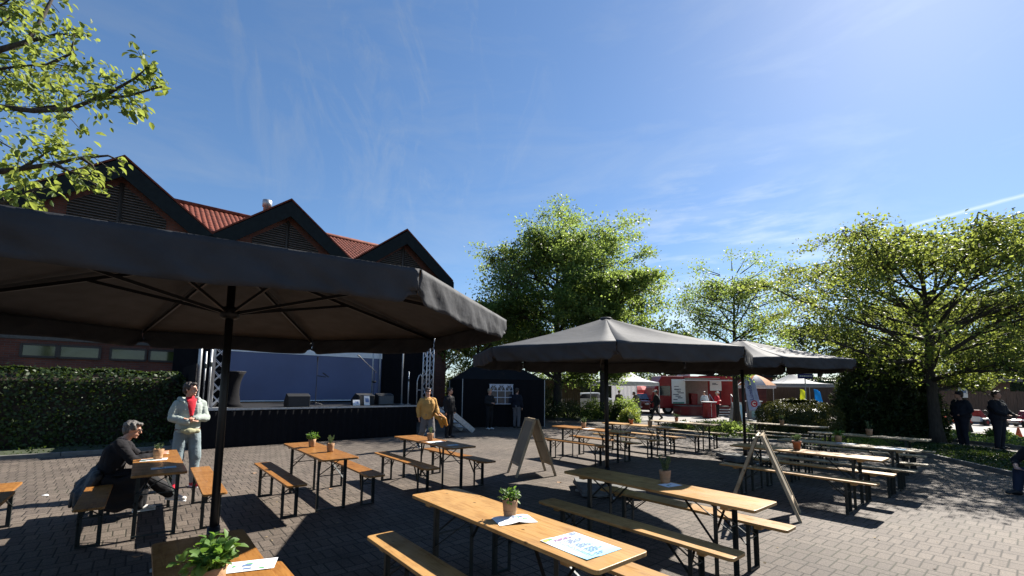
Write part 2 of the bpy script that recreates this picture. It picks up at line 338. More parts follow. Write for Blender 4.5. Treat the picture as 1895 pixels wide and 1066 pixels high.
def leaves_mesh(pos, size, up=.3, seed=0, asp=.55, fold=.25, dirs=None, jitter=.35, norms=None):
    rng = np.random.default_rng(seed); n = len(pos)
    d = rng.normal(size=(n, 3)) if dirs is None else np.asarray(dirs) + rng.normal(size=(n, 3)) * jitter
    d[:, 2] += up * .5; d /= np.linalg.norm(d, axis=1)[:, None] + 1e-9
    r = rng.normal(size=(n, 3)) if norms is None else np.asarray(norms) + rng.normal(size=(n, 3)) * .3; x = np.cross(d, r); x /= np.linalg.norm(x, axis=1)[:, None] + 1e-9
    nn = np.cross(x, d)
    s = size * rng.uniform(.65, 1.3, n)[:, None]
    a = pos - d * s * .5; b = pos + x * s * asp * .5 + nn * s * fold * .3; c = pos + d * s * .5; e = pos - x * s * asp * .5 + nn * s * fold * .3
    v = np.stack([a, b, c, e], 1).reshape(-1, 3)
    return v
def leaf8(P_, D_, size, asp, seed, droop=.25):
    rng = np.random.default_rng(seed); q = MB()
    for p, d in zip(P_, D_):
        p = Vector(p); d = Vector(d).normalized(); r = Vector(rng.normal(0, .35, 3)) + Vector((0, 0, 1)); x = d.cross(r)
        if x.length < 1e-3: continue
        x.normalize(); n = x.cross(d); s = size * rng.uniform(.6, 1.25); w = s * asp * .5
        f = lambda a, b: p + d * (a * s) + x * (b * w) + n * (abs(b) * w * .35 - a * a * s * droop)
        q.add([f(0, 0), f(.38, 0), f(.74, 0), f(1, 0), f(.22, -.75), f(.58, -1), f(.86, -.5), f(.22, .75), f(.58, 1), f(.86, .5)], [(0, 4, 5, 1), (1, 5, 6, 2), (2, 6, 3), (0, 1, 8, 7), (1, 2, 9, 8), (2, 3, 9)])
    return q
def leaf_obj(name, v, m, parent=None):
    me = bpy.data.meshes.new(name); n = len(v) // 4
    me.vertices.add(4 * n); me.vertices.foreach_set('co', v.astype(np.float32).ravel())
    me.loops.add(4 * n); me.loops.foreach_set('vertex_index', np.arange(4 * n, dtype=np.int32))
    me.polygons.add(n); me.polygons.foreach_set('loop_start', np.arange(0, 4 * n, 4, dtype=np.int32)); me.polygons.foreach_set('loop_total', np.full(n, 4, np.int32))
    me.materials.append(m); me.update(calc_edges=True); me.validate()
    o = bpy.data.objects.new(name, me); COL.objects.link(o)
    if parent is not None: o.parent = parent
    return o
def scatter_poly(pts, n, z, rng):
    xs = [p.x for p in pts]; ys = [p.y for p in pts]; out = []
    while len(out) < n:
        q = rng.uniform((min(xs), min(ys)), (max(xs), max(ys)), (n, 2))
        ins = np.zeros(n, bool); j = len(pts) - 1
        for i in range(len(pts)):
            c = ((pts[i].y > q[:, 1]) != (pts[j].y > q[:, 1])) & (q[:, 0] < (pts[j].x - pts[i].x) * (q[:, 1] - pts[i].y) / (pts[j].y - pts[i].y + 1e-12) + pts[i].x)
            ins ^= c; j = i
        out += q[ins].tolist()
    o = np.array(out[:n]); return np.column_stack([o, np.full(n, z)])
def strip(name, pts, gname, n, hmax, m, seed, label=None):
    sheet(name, pts, .06, M['grassbase'])
    kb = MB()
    for i in range(len(pts)):
        a, b = pts[i], pts[(i + 1) % len(pts)]; L = (b - a).length; k = max(1, int(L / 1.0)); d = (b - a) / k
        for j in range(k):
            kb.bar(a + d * j + d * .006 + Vector((0, 0, .045)), a + d * (j + 1) - d * .006 + Vector((0, 0, .045)), .1, .11)
    tag(kb.build('kerb', M['kerb'], bevel=.008), kind='structure')
    rng = np.random.default_rng(seed); p = scatter_poly(pts, n, .06, rng)
    cl = np.array([mnoise.noise((x * .9, y * .9, seed)) for x, y, _ in p]); hh = hmax * np.clip(.45 + cl, .12, 1) * rng.uniform(.3, 1, n)
    p[:, 2] += hh * .8
    tag(leaf_obj(gname, leaves_mesh(p, .07 if hmax < .2 else .1, .4, seed), m), label, None, None, 'stuff')
rng = np.random.default_rng(99); lp = np.column_stack([rng.uniform(-8, 13, 520), rng.uniform(2.5, 17, 520) , np.full(520, .006)])
tag(leaf_obj('leaf_litter', leaves_mesh(lp, .035, 0, 98, .6, .3, np.column_stack([rng.normal(size=(520, 2)), np.zeros(520)]), .05, np.tile([0, 0, 1.0], (520, 1))), mat('dry_leaf_litter', (.2, .15, .08), .9, var=.5, scale=3)), None, None, None, 'stuff')
strip('planting_bed', [G(1215, 790), G(1330, 815), G(1452, 819), G(1560, 800), G(1420, 792), G(1310, 783)], 'ground_cover', 5200, .3, M['hedge'], 3)
strip('grass_strip', [G(1600, 819), G(1722, 846), G(1990, 908), G(1990, 856), G(1720, 822)], 'grass', 8500, .12, M['hedge'], 4)
strip('verge', [G(1690, 803), G(1716, 812), G(1990, 842), G(1990, 822), G(1800, 806), G(1712, 797)], 'verge_plants', 3000, .28, M['maple'], 5)
strip('flower_bed', [G(1000, 775), G(1165, 781), G(1180, 770), G(1010, 760)], 'bed_plants', 2600, .35, M['maple'], 6)
strip('hedge_bed', [W(-9, 15.4, 0), W(.9, 15.4, 0), W(.9, 17.3, 0), W(-9, 17.3, 0)], 'bed_weeds', 700, .15, M['hedge'], 8)
# ------------------------------------------------------------------ people
def capsule(q, p0, r0, p1, r1, n=12, flat=1.0, fd=None):
    p0, p1 = Vector(p0), Vector(p1); d = p1 - p0
    if d.length < 1e-5: return q.ell(p0, r0, r0, r0, n)
    d.normalize(); pts = []; rs = []
    for k in (80, 50, 20): pts.append(p0 - d * r0 * math.sin(R(k))); rs.append(r0 * math.cos(R(k)))
    pts += [p0, p1]; rs += [r0, r1]
    for k in (20, 50, 80): pts.append(p1 + d * r1 * math.sin(R(k))); rs.append(r1 * math.cos(R(k)))
    return q.tube(pts, rs, n)
def loft(q, rings, n=16):            # rings: centre, rx, ry, x-axis, y-axis
    k = len(q.v)
    for c, rx, ry, ax, ay in rings:
        for j in range(n):
            a = 2 * math.pi * j / n; ca, sa = math.cos(a), math.sin(a)
            e = .8; x = math.copysign(abs(ca) ** e, ca); y = math.copysign(abs(sa) ** e, sa)
            q.v.append(tuple(Vector(c) + Vector(ax) * rx * x + Vector(ay) * ry * y))
    for i in range(len(rings) - 1):
        for j in range(n):
            a, b = k + i * n + j, k + i * n + (j + 1) % n; q.f.append((a, b, b + n, a + n)); q.m.append(0)
    q.f.append(tuple(k + j for j in reversed(range(n)))); q.f.append(tuple(k + (len(rings) - 1) * n + j for j in range(n))); q.m += [0, 0]
    return q
def fuse(name, q, vox, m, parent, smooth=4, fold=0.0, fscale=9.0, seed=0):
    o = q.build(name + '_shape', m); md = o.modifiers.new('r', 'REMESH'); md.mode = 'VOXEL'; md.voxel_size = vox
    s = o.modifiers.new('s', 'SMOOTH'); s.factor = .5; s.iterations = smooth
    bpy.context.view_layer.update()
    me = bpy.data.meshes.new_from_object(o.evaluated_get(bpy.context.evaluated_depsgraph_get())); me.name = name
    old = o.data; bpy.data.objects.remove(o); bpy.data.meshes.remove(old)
    if fold:
        for v in me.vertices:
            c = v.co; k = mnoise.noise((c.x * fscale + seed, c.y * fscale, c.z * fscale * .6)) + .5 * abs(mnoise.noise((c.x * fscale * 1.7, c.y * fscale * 1.7 + seed, c.z * fscale * 2.2)))
            v.co = c + v.normal * (k * fold)
    me.materials.clear(); me.materials.append(m); me.polygons.foreach_set('use_smooth', [True] * len(me.polygons)); me.update()
    r = bpy.data.objects.new(name, me); COL.objects.link(r); r.parent = parent; return r
def lerp(a, b, t): return Vector(a).lerp(Vector(b), t)
def person(label, loc, rz, J, top, legs, shoe, hair, skin='skin', vox=.012, H=1.78, bulk=1.0, group=None, extra=None, hairlen=0, cap=None, sleeve=1.0, collar=True, skirt=None, face=True):
    """J: joints in a frame where y is ahead, x to the right and z up, for a body 1.78 m tall"""
    root = thing('person', label, 'person', loc, rz, group); k = H / 1.78; root.scale = (k, k, k); b = bulk
    D = dict(pelvis=(0, 0, .95), chest=(0, .01, 1.3), neck=(0, -.005, 1.49), head=(0, .025, 1.655), yaw=0, pitch=0)
    for s, n in ((-1, 'L'), (1, 'R')):
        D.update({'sh' + n: (s * .175 * (1 + .3 * (b - 1)), -.01, 1.405), 'el' + n: (s * .25, -.02, 1.15), 'wr' + n: (s * .25, .06, .91), 'hip' + n: (s * .09, 0, .92), 'kn' + n: (s * .1, .02, .5), 'an' + n: (s * .1, -.02, .09), 'hand' + n: (0, .05, -1), 'toe' + n: (s * .25, 1, 0)})
    D.update(J); D = {a: (Vector(v) if hasattr(v, '__len__') else v) for a, v in D.items()}
    up1 = (D['chest'] - D['pelvis']).normalized(); xh = (D['hipR'] - D['hipL']).normalized(); xs = (D['shR'] - D['shL']).normalized()
    yh = up1.cross(xh).normalized(); ys = (D['neck'] - D['chest']).normalized().cross(xs).normalized()
    def torso(q, g, low=-.06, high=.16):
        pe, ch, ne = D['pelvis'], D['chest'], D['neck']
        belly = lerp(pe, ch, .5) + yh * .015 * b
        loft(q, [(pe + up1 * low, .13 * b + g, .1 * b + g, xh, yh), (pe, .165 * b + g, .115 * b + g, xh, yh), (belly, .15 * b + g, .112 * b + g, xh, yh), (ch, .175 * b + g, .118 * b + g, xs, ys), (lerp(ch, ne, .55), .165 + g, .095 + g, xs, ys), (lerp(ch, ne, .85), .09 + g, .065 + g, xs, ys), (ne, .06 + g, .06 + g, xs, ys)])
    def arm(q, n, g, t=1.0):
        sh, el, wr = D['sh' + n], D['el' + n], D['wr' + n]
        capsule(q, sh, .058 * b + g, el, .043 + g); capsule(q, el, .043 + g, lerp(el, wr, t), .03 + g + .004)
    def leg(q, n, g, t=1.0, wide=0):
        hp, kn, an = D['hip' + n], D['kn' + n], D['an' + n]
        capsule(q, hp, .088 * b + g, kn, .056 + g + wide); capsule(q, kn, .056 + g + wide * .5, lerp(kn, an, t), .038 + g + wide)
    q = MB(); torso(q, 0)
    Mh = Euler((D['pitch'], 0, D['yaw'])).to_matrix(); hd = D['head']; f = lambda x, y, z: hd + Mh @ Vector((x, y, z))
    q.ell(f(0, -.01, .02), .073, .092, .1, 14, Mh); q.ell(f(0, .022, -.05), .056, .066, .068, 12, Mh)          # skull, jaw
    capsule(q, D['neck'] - Vector((0, 0, .03)), .055, f(0, -.015, -.05), .05)
    capsule(q, f(0, .088, .012), .011, f(0, .108, -.022), .014, 8); q.ell(f(0, .09, -.055), .024, .012, .008, 8, Mh); q.ell(f(0, .088, -.067), .02, .012, .008, 8, Mh)
    q.ell(f(0, .075, -.098), .024, .02, .018, 8, Mh); q.ell(f(0, .078, .03), .05, .016, .01, 8, Mh)
    for s in (-1, 1): q.ell(f(s * .074, -.008, -.012), .01, .02, .032, 8, Mh)
    for n, s in (('L', -1), ('R', 1)):
        arm(q, n, 0); leg(q, n, 0)
        wr = D['wr' + n]; hdv = D['hand' + n].normalized(); fa = (wr - D['el' + n]).normalized(); sd = hdv.cross(Vector((0, 0, 1)))
        if sd.length < .3: sd = hdv.cross(Vector((1, 0, 0))) if abs(hdv.z) < .9 else Vector((0, 1, 0))
        sd.normalize(); palm = wr + hdv * .085; nm = hdv.cross(sd)
        capsule(q, wr, .027, palm - hdv * .02, .028); q.bar(wr + hdv * .01, palm, .078, .028, nm)
        for i in range(4):
            o = sd * (-.03 + .02 * i); L = (.066, .078, .072, .055)[i]; cu = nm * (-.012 - .006 * i) * (1 if nm.y <= 0 else -1)
            a = palm + o; m_ = a + hdv * L * .55 + cu * .5; e = m_ + (hdv * .8 + cu * 14).normalized() * L * .5
            capsule(q, a - hdv * .01, .0095, m_, .009, 6); capsule(q, m_, .009, e, .0075, 6)
        tv = wr + hdv * .03 - sd * .035; capsule(q, tv, .012, tv + (hdv * .7 - sd * .7) * .035, .011, 6); capsule(q, tv + (hdv * .7 - sd * .7) * .035, .011, tv + (hdv * .9 - sd * .4) * .068, .009, 6)
        an = D['an' + n]; tdir = D['toe' + n].normalized(); capsule(q, an + Vector((0, 0, -.035)), .04, an + tdir * .14 + Vector((0, 0, -.055)), .032)
    body = fuse('body', q, vox * (.75 if vox < .016 else 1), M[skin], root, 3)
    tm, tn, tl = top; q = MB(); torso(q, .022, tl); [arm(q, n, .02, sleeve * .97) for n in 'LR']; q2 = q
    fuse(tn, q2, vox, M[tm], root, 3, .019 * (1 if vox < .016 else 1.2), 11, 1)
    lm, ln, lt, wide = legs
    if skirt:
        q = MB(); pe = D['pelvis']; loft(q, [(pe + up1 * .08, .16, .12, xh, yh), (pe - up1 * .1, .2, .15, xh, yh), (pe - up1 * skirt, .27, .22, xh, yh)]); fuse('skirt', q, vox, M[lm], root, 3, .02, 8, 4)
    else:
        q = MB(); pe = D['pelvis']; loft(q, [(pe - up1 * .09, .13 * b, .1 * b, xh, yh), (pe - up1 * .02, .175 * b, .13 * b, xh, yh), (pe + up1 * .07, .168 * b, .125 * b, xh, yh)])
        [leg(q, n, .018, lt, wide) for n in 'LR']; fuse(ln, q, vox, M[lm], root, 4, .012, 9, 2)
    for n in 'LR':
        an = D['an' + n]; tdir = D['toe' + n].normalized(); q = MB(); z = Vector((0, 0, -.045)); sn = tdir.cross(Vector((0, 0, 1))).normalized()
        capsule(q, an + z - tdir * .035, .045, an + z + tdir * .1, .042); q.ell(an + z * 1.15 + tdir * .155, .05, .05, .036, 10); capsule(q, an - z * .1, .046, an + z + tdir * .04, .046)
        so_ = fuse('shoe', q, max(.009, vox * .7), M[shoe], root, 3)
        if tdir.z < .2 and vox < .016: MB().bar(an + Vector((0, 0, -.083)) - tdir * .075, an + Vector((0, 0, -.083)) + tdir * .195, .088, .018).build('sole', M['white'], so_, bevel=.008)
    if cap:
        q = MB(); q.ell(f(0, -.012, .045), .086, .104, .075, 14, Mh); fuse('cap', q, .014, M[cap], root, 2); MB().bar(f(0, .06, .035), f(0, .165, .02), .13, .008, Mh @ Vector((0, 0, 1))).build('cap_peak', M[cap], root)
    if hair:
        q = MB(); q.ell(f(0, -.03, .038), .084, .096, .09, 14, Mh); q.ell(f(0, -.052, -.02), .075, .065, .075, 12, Mh); q.ell(f(0, .045, .09), .06, .05, .028, 10, Mh)
        for s in (-1, 1): q.ell(f(s * .066, .0, .03), .018, .045, .05, 8, Mh)
        if hairlen: q.ell(f(0, -.055, -.06), .085, .06, .1, 12, Mh); [q.ell(f(s * .07, -.015, -.03), .022, .045, .075, 10, Mh) for s in (-1, 1)]
        fuse('hair', q, .008 if vox < .016 else .014, M[hair], root, 1, .012, 26, 7)
    if face and vox < .016:
        q = MB()
        for s in (-1, 1): q.ell(f(s * .031, .081, .008), .012, .007, .007, 8, Mh)
        q.build('eyes', M['eye'], root); q = MB()
        for s in (-1, 1): q.bar(f(s * .014, .089, .032), f(s * .05, .078, .03), .006, .008, Mh @ Vector((0, 1, 0)))
        q.build('eyebrows', M[hair or 'black'], root)
    if extra: extra(root, D, f, Mh)
    return root
M['eye'] = mat('dark_eye', (.03, .02, .015), .2)
M['hood'] = cloth('pale_sage_fleece', (.3, .34, .31), 0, .9, .6, 30); M['red'] = cloth('red_cotton', (.5, .015, .03), 0, .8, .4, 30); M['lightjean'] = cloth('pale_denim', (.19, .235, .25), 0, .85, .6, 40)
M['redshoe'] = cloth('red_shoe', (.5, .02, .04), 0, .6, .3, 20); M['whiteshoe'] = mat('white_shoe', (.6, .58, .55), .6); M['darkhair'] = mat('dark_brown_hair', (.025, .015, .01), .5, bump=.8, bscale=70, stretch=(3, 3, .5)); M['greyhair'] = mat('grey_hair', (.1, .09, .083), .5, var=.5, scale=22, bump=1, bscale=70, stretch=(2, 2, .6))
M['charcoal'] = cloth('charcoal_jersey', (.011, .0105, .013), 0, .9, .5, 24); M['blackwear'] = cloth('black_wear', (.008, .008, .01), 0, .75, .5, 16); M['navy'] = cloth('navy_uniform', (.008, .01, .018), 0, .8, .5, 16)
M['mustard'] = cloth('mustard_shirt', (.42, .235, .07), 0, .85, .5, 24); M['greytrs'] = cloth('grey_trousers', (.12, .115, .12), 0, .85, .5, 24); M['ochre'] = cloth('ochre_bag', (.36, .15, .02), 0, .6, .5, 16)
M['beige'] = cloth('olive_beige_wear', (.16, .14, .1), 0, .85, .5, 16); M['sky'] = cloth('pale_blue_blouse', (.3, .38, .5), 0, .85, .4, 16); M['redskirt'] = cloth('red_skirt', (.3, .03, .05), 0, .85, .4, 16); M['whitewear'] = cloth('white_shirt', (.6, .63, .68), 0, .85, .4, 16); M['blonde'] = mat('light_hair', (.3, .25, .17), .6, bump=.6)
M['jean'] = cloth('blue_denim', (.022, .03, .055), 0, .85, .5, 30); M['strap'] = mat('brown_leather', (.12, .05, .025), .5)
M['stone'] = cloth('stone_cotton_bag', (.33, .32, .2), 0, .8, .5, 20)
# 1 standing man with crossed arms
def ex_hood(root, D, f, Mh):
    q = MB(); c = D['chest']; q.grid(lambda u, v: ((u - .5) * (.04 + .11 * v), .152 + .012 * (1 - (2 * u - 1) ** 2) - .075 * v * v, 1.2 + v * .29), 8, 8); q.build('t_shirt', M['red'], root, True, solid=.006)
    q = MB(); capsule(q, (0, 0, 1.42), .085, (0, .002, 1.5), .068); fuse('t_shirt_collar', q, .01, M['red'], root, 2)
    q = MB(); pts = [(-.12, .03, 1.47), (-.13, -.06, 1.49), (-.08, -.12, 1.47), (0, -.14, 1.46), (.08, -.12, 1.47), (.13, -.06, 1.49), (.12, .03, 1.47), (.095, .09, 1.42)]; q.tube([(-.095, .09, 1.42)] + pts, [.02, .034, .042, .046, .048, .046, .042, .034, .02], 10); fuse('hood', q, .011, M['hood'], root, 3, .01, 14, 3)
    q = MB(); capsule(q, (-.11, .15, .95), .035, (.1, .17, .97), .042); q.ell((.02, .175, .955), .1, .05, .055, 12); fuse('belt_bag', q, .01, M['stone'], root, 3, .008, 16)
    MB().tube([(.17 * math.cos(a), .125 + .0 + .145 * math.sin(a) - .125, .98) for a in np.linspace(0, 6.28, 25)], .014, 6).build('belt', M['strap'], root)
p = G(338, 903)
person('standing man in a pale fleece jacket over a red T-shirt, arms crossed, red shoes', p, math.atan2(-p.y, -p.x) - math.pi / 2 + .25, dict(yaw=.75, head=(.01, .03, 1.655), elL=(-.235, .06, 1.16), wrL=(-.03, .22, 1.17), handL=(1, .12, -.1), elR=(.25, .06, 1.17), wrR=(.08, .24, 1.12), handR=(-1, .05, .15), knL=(-.13, .03, .5), anL=(-.15, -.03, .09), knR=(.12, .03, .5), anR=(.13, .02, .09)), ('hood', 'fleece_jacket', -.02), ('lightjean', 'trousers', .97, .012), 'redshoe', 'darkhair', 'skin', .012, 1.81, .93, None, ex_hood)
# 2 seated woman in black
hipc = Vector((-5.36, 5.98, 0)); fy = math.atan2(N.y, N.x) - math.pi / 2
def ex_coat(root, D, f, Mh):
    q = MB()
    for i in range(9):
        x = -.2 + i * .055; capsule(q, (x, -.06, .6 + .08 * math.sin(i * .39)), .07, (x * 1.1 + .03, -.2 - .05 * math.sin(i * 1.3), .5 - .012 * i), .04, 8); capsule(q, (x * 1.1 + .03, -.2 - .05 * math.sin(i * 1.3), .5 - .012 * i), .04, (x * 1.15 + .06, -.24 - .05 * math.sin(i * 1.3 + .5), .34 - .012 * i), .022, 8)
    fuse('coat_tail', q, .012, M['coat'], root, 3, .02, 10, 4)
    q = MB(); q.grid(lambda u, v: (-.24 + .5 * u, .02 + .5 * v, .605 + .02 * math.sin(u * 9) - .5 * max(0, v - .72) * 1.6), 14, 18).grid(lambda u, v: (.27 + .012 * math.sin(v * 15), .0 + .46 * u, .6 - v * .46 + .02 * math.sin(u * 12)), 12, 10).grid(lambda u, v: (-.24 + .51 * u, .34 + .05 * v + .03 * math.sin(u * 11), .55 - v * .4), 14, 10)
    q.build('coat_skirt', M['blackwear'], root, True, solid=.014)
    q = MB()
    for s in (-1, 1):
        q.tube([f(s * .032 + .026 * math.cos(a), .1, .006 + .022 * math.sin(a)) for a in np.linspace(0, 6.28, 13)], .0025, 5); q.tube([f(s * .058, .1, .01), f(s * .076, .0, .012)], .0025, 5)
    q.build('glasses', M['black'], root)
M['coat'] = mat('black_shiny_coat', (.008, .009, .011), .5, var=.3, bump=.6, bscale=12)
person('woman with short grey hair and glasses, all in black, sitting at the left table', hipc, fy, dict(pelvis=(0, 0, .575), chest=(0, .12, .9), neck=(.0, .2, 1.07), head=(.0, .27, 1.215), yaw=-.15, pitch=-.3, shL=(-.175, .16, 1.02), shR=(.175, .15, 1.02), elL=(-.21, .36, .8), wrL=(-.07, .56, .84), handL=(.35, .8, .25), elR=(.235, .3, .79), wrR=(.1, .55, .835), handR=(-.15, 1, .25), hipL=(-.09, .02, .57), hipR=(.09, .02, .57), knL=(-.12, .43, .52), anL=(-.14, .42, .1), knR=(.1, .44, .56), anR=(-.02, .78, .24), toeR=(.1, 1, -.25), toeL=(-.1, 1, 0)), ('charcoal', 'jersey', -.03), ('blackwear', 'trousers', .92, .03), 'whiteshoe', 'greyhair', 'skin', .012, 1.68, 1.08, None, ex_coat, 0)
# 3 man in mustard shirt walking
def ex_bag(root, D, f, Mh):
    q = MB()
    for i, (dx, dy, dz) in enumerate(((0, 0, 0), (-.05, .05, .01), (-.1, .08, -.01), (.03, .07, -.03))): capsule(q, (-.2 + dx, .14 + dy, 1.0 + dz), .055, (-.33 + dx * .8, .26 + dy * .6, .86 + dz), .075); capsule(q, (-.33 + dx * .8, .26 + dy * .6, .86 + dz), .075, (-.39 + dx, .27 + dy * .5, .7 + dz * 2), .045)
    fuse('folded_jacket', q, .011, M['ochre'], root, 2, .02, 15, 3)
    q = MB(); q.tube([(-.1 , .1, 1.42), (-.04, .11, 1.39), (0, .125, 1.33), (.04, .11, 1.39), (.1, .1, 1.42), (.09, -.03, 1.5), (0, -.08, 1.51), (-.09, -.03, 1.5), (-.1, .1, 1.42)], .016, 6); fuse('collar', q, .009, M['mustard'], root, 2)
    q = MB(); q.tube([f(-.07, .085, .012), f(0, .1, .012), f(.07, .085, .012)], .008, 5); q.build('dark_glasses', M['black'], root)
p = G(789, 829)
person('man in a mustard shirt carrying an ochre folded jacket, walking before the stage', p, math.atan2(-p.y, -p.x) - math.pi / 2 + .35, dict(yaw=-.1, elL=(-.28, .02, 1.16), wrL=(-.27, .2, 1.0), handL=(-.1, .8, -.35), elR=(.27, -.06, 1.16), wrR=(.25, -.02, .92), handR=(0, .1, -1), knL=(-.1, .16, .51), anL=(-.11, .2, .1), knR=(.12, -.04, .5), anR=(.15, -.32, .16), toeR=(0, 1, -.5)), ('mustard', 'shirt', -.1), ('greytrs', 'trousers', .97, .02), 'black', 'darkhair', 'skin', .014, 1.75, 1.1, None, ex_bag)
# background figures
def bgp(label, px, py, rz, top, legs, shoe, hair, J={}, H=1.76, vox=.03, group=None, z=0, **kw):
    p = G(px, py, z); return person(label, p, math.atan2(-p.y, -p.x) - math.pi / 2 + rz, J, (top, 'jacket', -.06), (legs, 'trousers', .97, .012), shoe, hair, kw.pop('skin', 'skin'), vox, H, kw.pop('bulk', 1.05), group, **kw)
WALK = dict(knL=(-.1, .2, .52), anL=(-.1, .3, .1), knR=(.1, -.06, .5), anR=(.1, -.34, .16), toeR=(0, 1, -.5), elL=(-.25, -.12, 1.16), wrL=(-.23, -.1, .92), elR=(.25, .05, 1.15), wrR=(.22, .24, 1.0), handR=(0, .8, -.5))
FOLD = dict(elL=(-.27, .03, 1.15), wrL=(-.05, .22, 1.15), handL=(1, .1, 0), elR=(.27, .03, 1.15), wrR=(.05, .23, 1.1), handR=(-1, .1, 0))
bgp('person in black with pale face standing by the stage stairs', 830, 810, .9, 'blackwear', 'blackwear', 'black', 'darkhair', dict(yaw=.3))
bgp('light-haired person all in black with white shoes, left of the tent window', 905, 795, .8, 'blackwear', 'blackwear', 'whiteshoe', 'blonde', FOLD, 1.74)
bgp('person in dark clothes right of the tent window, seen from behind', 956, 792, 2.6, 'navy', 'greytrs', 'black', 'darkhair', {}, 1.78)
bgp('woman in a pale blue blouse and red skirt beside the black tent', 974, 786, 1.2, 'sky', 'redskirt', 'black', 'darkhair', dict(FOLD), 1.66, skirt=.62, hairlen=1, bulk=.95)
bgp('person in black with a white cap walking past the red truck cab', 1215, 777.5, -1.35, 'blackwear', 'blackwear', 'black', 'darkhair', WALK, 1.76, cap='whitewear')
bgp('stooping person in olive beige beside the white pavilion', 1183, 770, -1.2, 'beige', 'greytrs', 'black', 'darkhair', dict(chest=(0, .16, 1.26), neck=(0, .28, 1.42), head=(0, .37, 1.54), shL=(-.18, .24, 1.37), shR=(.18, .24, 1.37), elL=(-.22, .36, 1.12), wrL=(-.1, .5, 1.0), elR=(.22, .36, 1.12), wrR=(.1, .5, 1.0)), 1.72)
bgp('dark-haired person standing under the white pavilion', 1146, 768, -.3, 'beige', 'greytrs', 'black', 'darkhair', {}, 1.7)
bgp('vendor in a white shirt on the red truck platform', 1305, 772, -.6, 'whitewear', 'blackwear', 'black', 'darkhair', FOLD, 1.7)
bgp('customer in a red jacket and white cap behind the round red counter', 1328, 772.5, 1.2, 'red', 'blackwear', 'black', 'blonde', FOLD, 1.7, cap='whitewear')
def badge(root, D, f, Mh):
    MB().ell((.235, .0, 1.3), .012, .035, .045, 10).build('sleeve_badge', M['paper'], root); MB().tube([(.17 * math.cos(a), .13 * math.sin(a), 1.0) for a in np.linspace(0, 6.28, 21)], .02, 6).build('belt', M['black'], root)
pg = 'uniformed officers under the right trees'
bgp('uniformed officer with a flat dark cap, left one of the two under the right trees', 1784, 826, -.9, 'navy', 'navy', 'black', 'darkhair', dict(yaw=-.3, elL=(-.33, -.05, 1.15), wrL=(-.2, .16, 1.02), handL=(.7, .3, -.2), elR=(.33, -.05, 1.15), wrR=(.22, .12, 1.0), handR=(-.5, .4, -.4)), 1.84, .024, pg, extra=badge, bulk=1.45, cap='navy')
bgp('officer seen half turned away, right one of the two under the right trees', 1852, 831, 1.1, 'navy', 'navy', 'black', 'darkhair', dict(elL=(-.26, .1, 1.15), wrL=(-.18, .3, 1.05), handL=(0, .9, -.2), elR=(.26, .1, 1.15), wrR=(.18, .3, 1.05), handR=(0, .9, -.2)), 1.86, .024, pg, extra=badge, bulk=1.4)
SIT = dict(pelvis=(0, 0, .3), chest=(0, .12, .64), neck=(0, .2, .83), head=(0, .26, .98), shL=(-.18, .16, .77), shR=(.18, .16, .77), hipL=(-.09, .02, .3), hipR=(.09, .02, .3), knL=(-.14, .44, .42), anL=(-.13, .5, .09), knR=(.14, .44, .4), anR=(.13, .52, .09), elL=(-.26, .34, .56), wrL=(-.12, .52, .48), handL=(.6, .7, -.2), elR=(.26, .34, .56), wrR=(.12, .52, .48), handR=(-.6, .7, -.2))
p = Vector((9.45, 7.95, 0))
person('person in jeans squatting at the right edge of the picture', p, math.pi / 2 + .15, SIT, ('charcoal', 'jersey', -.03), ('jean', 'trousers', .97, .012), 'black', 'darkhair', 'skin', .02, 1.76, 1.08, None, None, 0, None, .45)
# ------------------------------------------------------------------ beer tables and benches
def rrect(L, w, r, z, n=4):
    pts = []
    for cx, cy, a0 in ((L/2-r, w/2-r, 0), (-L/2+r, w/2-r, 90), (-L/2+r, -w/2+r, 180), (L/2-r, -w/2+r, 270)):
        for k in range(n + 1):
            a = R(a0 + 90 * k / n); pts.append((cx + r * math.cos(a), cy + r * math.sin(a), z))
    return pts
def trestle(name, L, w, h, label, cat, group, topname, wm):
    root = thing(name, label, cat, group=group)
    MB().prism(rrect(L, w, .035, h - .027), (0, 0, .027)).build(topname, M[wm], root, bevel=.004)
    for sx in (-1, 1):
        q = MB().box((sx * (L / 2 - .27), 0, h - .027 - .016), (.07, w - .05, .03)); q.build('batten', M[wm], root, bevel=.003)
        lx = sx * (L / 2 - .36); hw = w / 2 - (.05 if w > .3 else .025)
        for sy in (-1, 1):                                   # L-section legs
            q = MB(); hh = h - .035
            q.box((lx, sy * hw, hh / 2), (.036, .005, hh)); q.box((lx - sx * .018, sy * (hw - .018), hh / 2), (.005, .036, hh))
            q.build('leg', M['steel'], root)
        q = MB().box((lx, 0, .012), (.03, 2 * hw, .02)) if w < .3 else MB().tube([(lx, -hw, .03), (lx, hw, .03)], .009, 6)
        q.build('foot_rail', M['steel'], root)
        q = MB(); zc = h * .64
        q.tube([(lx, -hw, zc), (lx, hw, zc)], .007, 6)
        q.bar((lx, -hw, zc), (lx - sx * .05, hw * .8, h - .05), .022, .006); q.bar((lx, hw, zc), (lx - sx * .05, -hw * .8, h - .05), .022, .006)
        q.build('cross_rail', M['steel'], root)
        q = MB(); z0 = h * .5; xe = lx - sx * (.42 if w > .3 else .27)
        q.bar((lx, -hw, z0), (xe, -.03, h - .04), .024, .006); q.bar((lx, hw, z0), (xe, .03, h - .04), .024, .006)
        q.box((xe, 0, h - .036), (.04, .16, .012)); q.build('brace', M['steel'], root)
    return root
proto = {}
